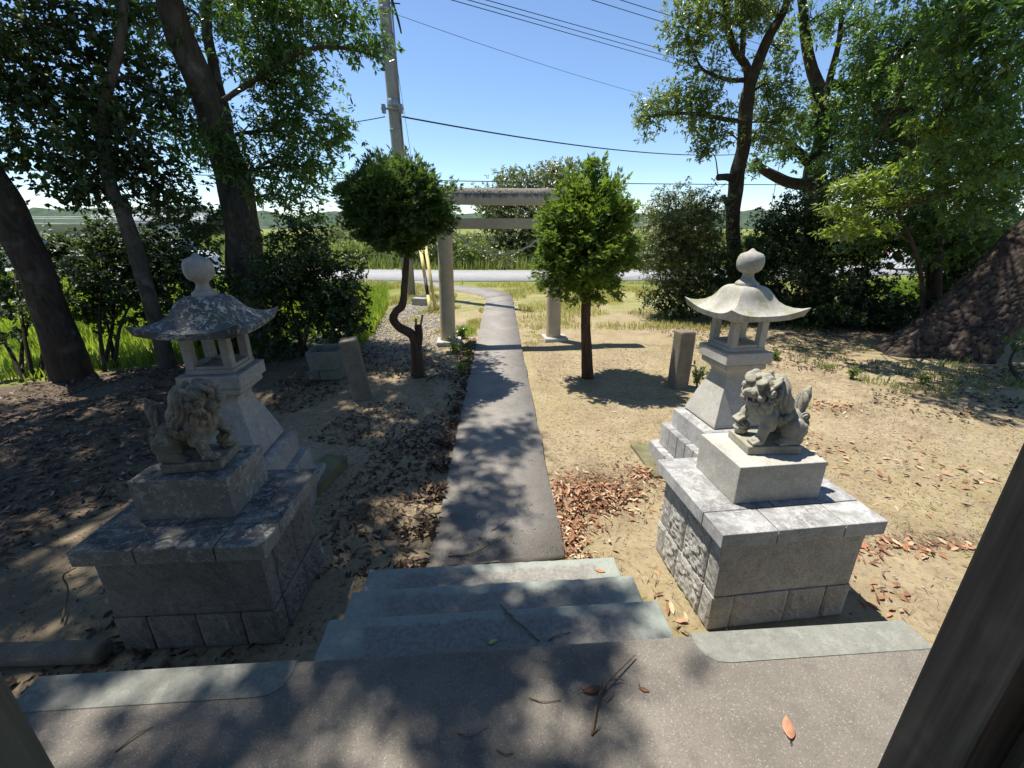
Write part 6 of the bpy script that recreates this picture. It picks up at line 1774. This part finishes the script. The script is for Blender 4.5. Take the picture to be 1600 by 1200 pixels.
sc = rs.uniform(0.003, 0.011, (len(Pg), 1, 1)) * rs.uniform(0.6, 1.3, (len(Pg), 1, 3))
Vg = (oct_[None] * sc + Pg[:, None, :] + np.array([0, 0, 0.002])).reshape(-1, 3)
Fg = (of[None] + (np.arange(len(Pg)) * 6)[:, None, None]).reshape(-1, 3)
tag(link('pebbles', mesh_np('pebbles', Vg, [Fg]), M['gravel']), 'tiny loose pebbles scattered on the trodden earth', 'pebbles', kind='stuff')

# ---- single leaves and twigs lying on the porch
def single_leaf(label, uv, h, L, w, ang_, colr, seed):
    m = flat_mat('dead_leaf', colr, 0.55, 0.25, 40, 0.2)
    g = G(uv[0], uv[1], h)
    n = 9
    V, F = [], []
    for i in range(n):
        t_ = i / (n - 1)
        ww = w * math.sin(math.pi * min(1, t_ * 0.97 + 0.03)) ** 0.8 * (1.15 - 0.4 * t_)
        zc = 0.35 * L * (t_ - 0.5) ** 2 * 0.9
        for s, dz in ((-1, 0.25), (0, 0), (1, 0.25)):
            V.append(((t_ - 0.5) * L, s * ww / 2, zc + dz * ww * 0.5 + 0.001))
    for i in range(n - 1):
        for k in (0, 1): F.append((i * 3 + k, i * 3 + 3 + k, i * 3 + 4 + k, i * 3 + 1 + k))
    t = thing('fallen_leaf', label, 'leaf', g + Vector((0, 0, 0.002)), ang_, 'single leaves on the porch')
    me = mesh_np('blade', V, [np.array(F)], True)
    o = link('blade', me, m, t)
    md = o.modifiers.new('thick', 'SOLIDIFY'); md.thickness = 0.0008
    bag = Bag(); bag.tube(np.array([(-L * 0.5, 0, 0.24 * L * 0.3), (-L * 0.62, 0.004, 0.02), (-L * 0.72, 0.002, 0.004)]), [0.0014, 0.0014, 0.001], 5)
    link('stalk', bag.mesh('stalk'), M['bark_red'], t)
single_leaf('big salmon-brown leaf lying at the lower right of the terrace', (1231, 1138), 0.6, 0.075, 0.036, R(68), (0.42, 0.21, 0.13), 1)
single_leaf('dark red-brown leaf under the forked twig on the terrace', (930, 1079), 0.6, 0.085, 0.030, R(8), (0.17, 0.075, 0.05), 2)
single_leaf('small curled red-brown leaf on the terrace right of the twig', (1007, 1079), 0.6, 0.032, 0.016, R(-20), (0.20, 0.085, 0.05), 3)
single_leaf('yellow-green leaf lying on the uppermost step', (770, 1004), 0.45, 0.045, 0.020, R(25), (0.48, 0.46, 0.15), 4)
single_leaf('orange and yellow leaf on the lowest step', (938, 893), 0.15, 0.06, 0.022, R(-15), (0.50, 0.20, 0.06), 5)
def twig(label, pts, h, r, forks=()):
    P = [np.array(G(u, v, h)) + np.array([0, 0, r + dz]) for u, v, dz in pts]
    t = thing('fallen_twig', label, 'twig', tuple(P[0]), 0, 'dry twigs on the porch and path')
    bag = Bag(); bag.tube(catmull([tuple(p - P[0]) for p in P], 6), [r, r * 0.8, r * 0.5], 7, 0.2)
    link('stick', bag.mesh('stick'), M['litter_debris'], t)
    for fk in forks:
        Q = [np.array(G(u, v, h)) + np.array([0, 0, r * 0.7 + dz]) - P[0] for u, v, dz in fk]
        b2 = Bag(); b2.tube(catmull([tuple(q) for q in Q], 5), [r * 0.7, r * 0.5, r * 0.3], 6, 0.2)
        link('side_twig', b2.mesh('side_twig'), M['litter_debris'], t)
twig('forked dry twig lying on the middle of the terrace', [(925, 1150, 0.0), (935, 1095, 0.010), (952, 1070, 0.018), (992, 1028, 0.012)], 0.6, 0.0042, [[(936, 1090, .01), (940, 1075, .016), (943, 1062, .02)], [(952, 1070, .018), (965, 1066, .014), (975, 1066, .006)], [(945, 1098, .008), (955, 1088, .01), (958, 1082, .008)], [(925, 1148, 0), (932, 1142, 0.004), (938, 1136, .004)]])
twig('dry twig lying across the uppermost step', [(782, 947, 0.003), (800, 968, 0.008), (822, 985, 0.004), (843, 1003, 0.0)], 0.45, 0.004, [[(803, 966, .008), (795, 962, .01), (788, 962, .008)]])
twig('short dry twig at the right of the uppermost step', [(857, 1001, 0), (872, 995, 0.006), (891, 989, 0.0)], 0.45, 0.003)
twig('curved thin twig on the terrace left of the forked twig', [(826, 1091, 0), (848, 1098, 0.005), (876, 1095, 0.0)], 0.6, 0.0022)
twig('hair-thin stalk on the terrace near the bottom edge', [(716, 1146, 0), (735, 1153, 0.004), (763, 1136, 0.0)], 0.6, 0.0016)
twig('tiny forked twig at the bottom middle of the terrace', [(776, 1172, 0), (788, 1180, 0.006), (802, 1178, 0.0)], 0.6, 0.0028)
twig('dark twig at the lower left of the terrace', [(180, 1176, 0), (212, 1152, 0.006), (240, 1136, 0.0)], 0.6, 0.0026)
twig('bare branch lying across the path near the steps', [(700, 870, 0), (735, 868, 0.01), (765, 855, 0.016), (780, 838, 0.006)], 0.035, 0.004, [[(745, 866, .01), (760, 850, .02), (772, 846, .014)]])
twig('thin twig on the path above the bare branch', [(768, 830, 0), (780, 824, 0.006), (792, 815, 0.0)], 0.035, 0.003)
# sticks on the left ground
twig('pale crooked stick rising from the litter left of the left pedestal', [(100, 975, 0.02), (112, 935, 0.06), (110, 925, 0.12), (130, 912, 0.12)], 0.0, 0.006)
twig('long bare stick lying on the litter in front of the water basin', [(430, 632, 0.02), (470, 608, 0.08), (520, 570, 0.15)], 0.0, 0.007)
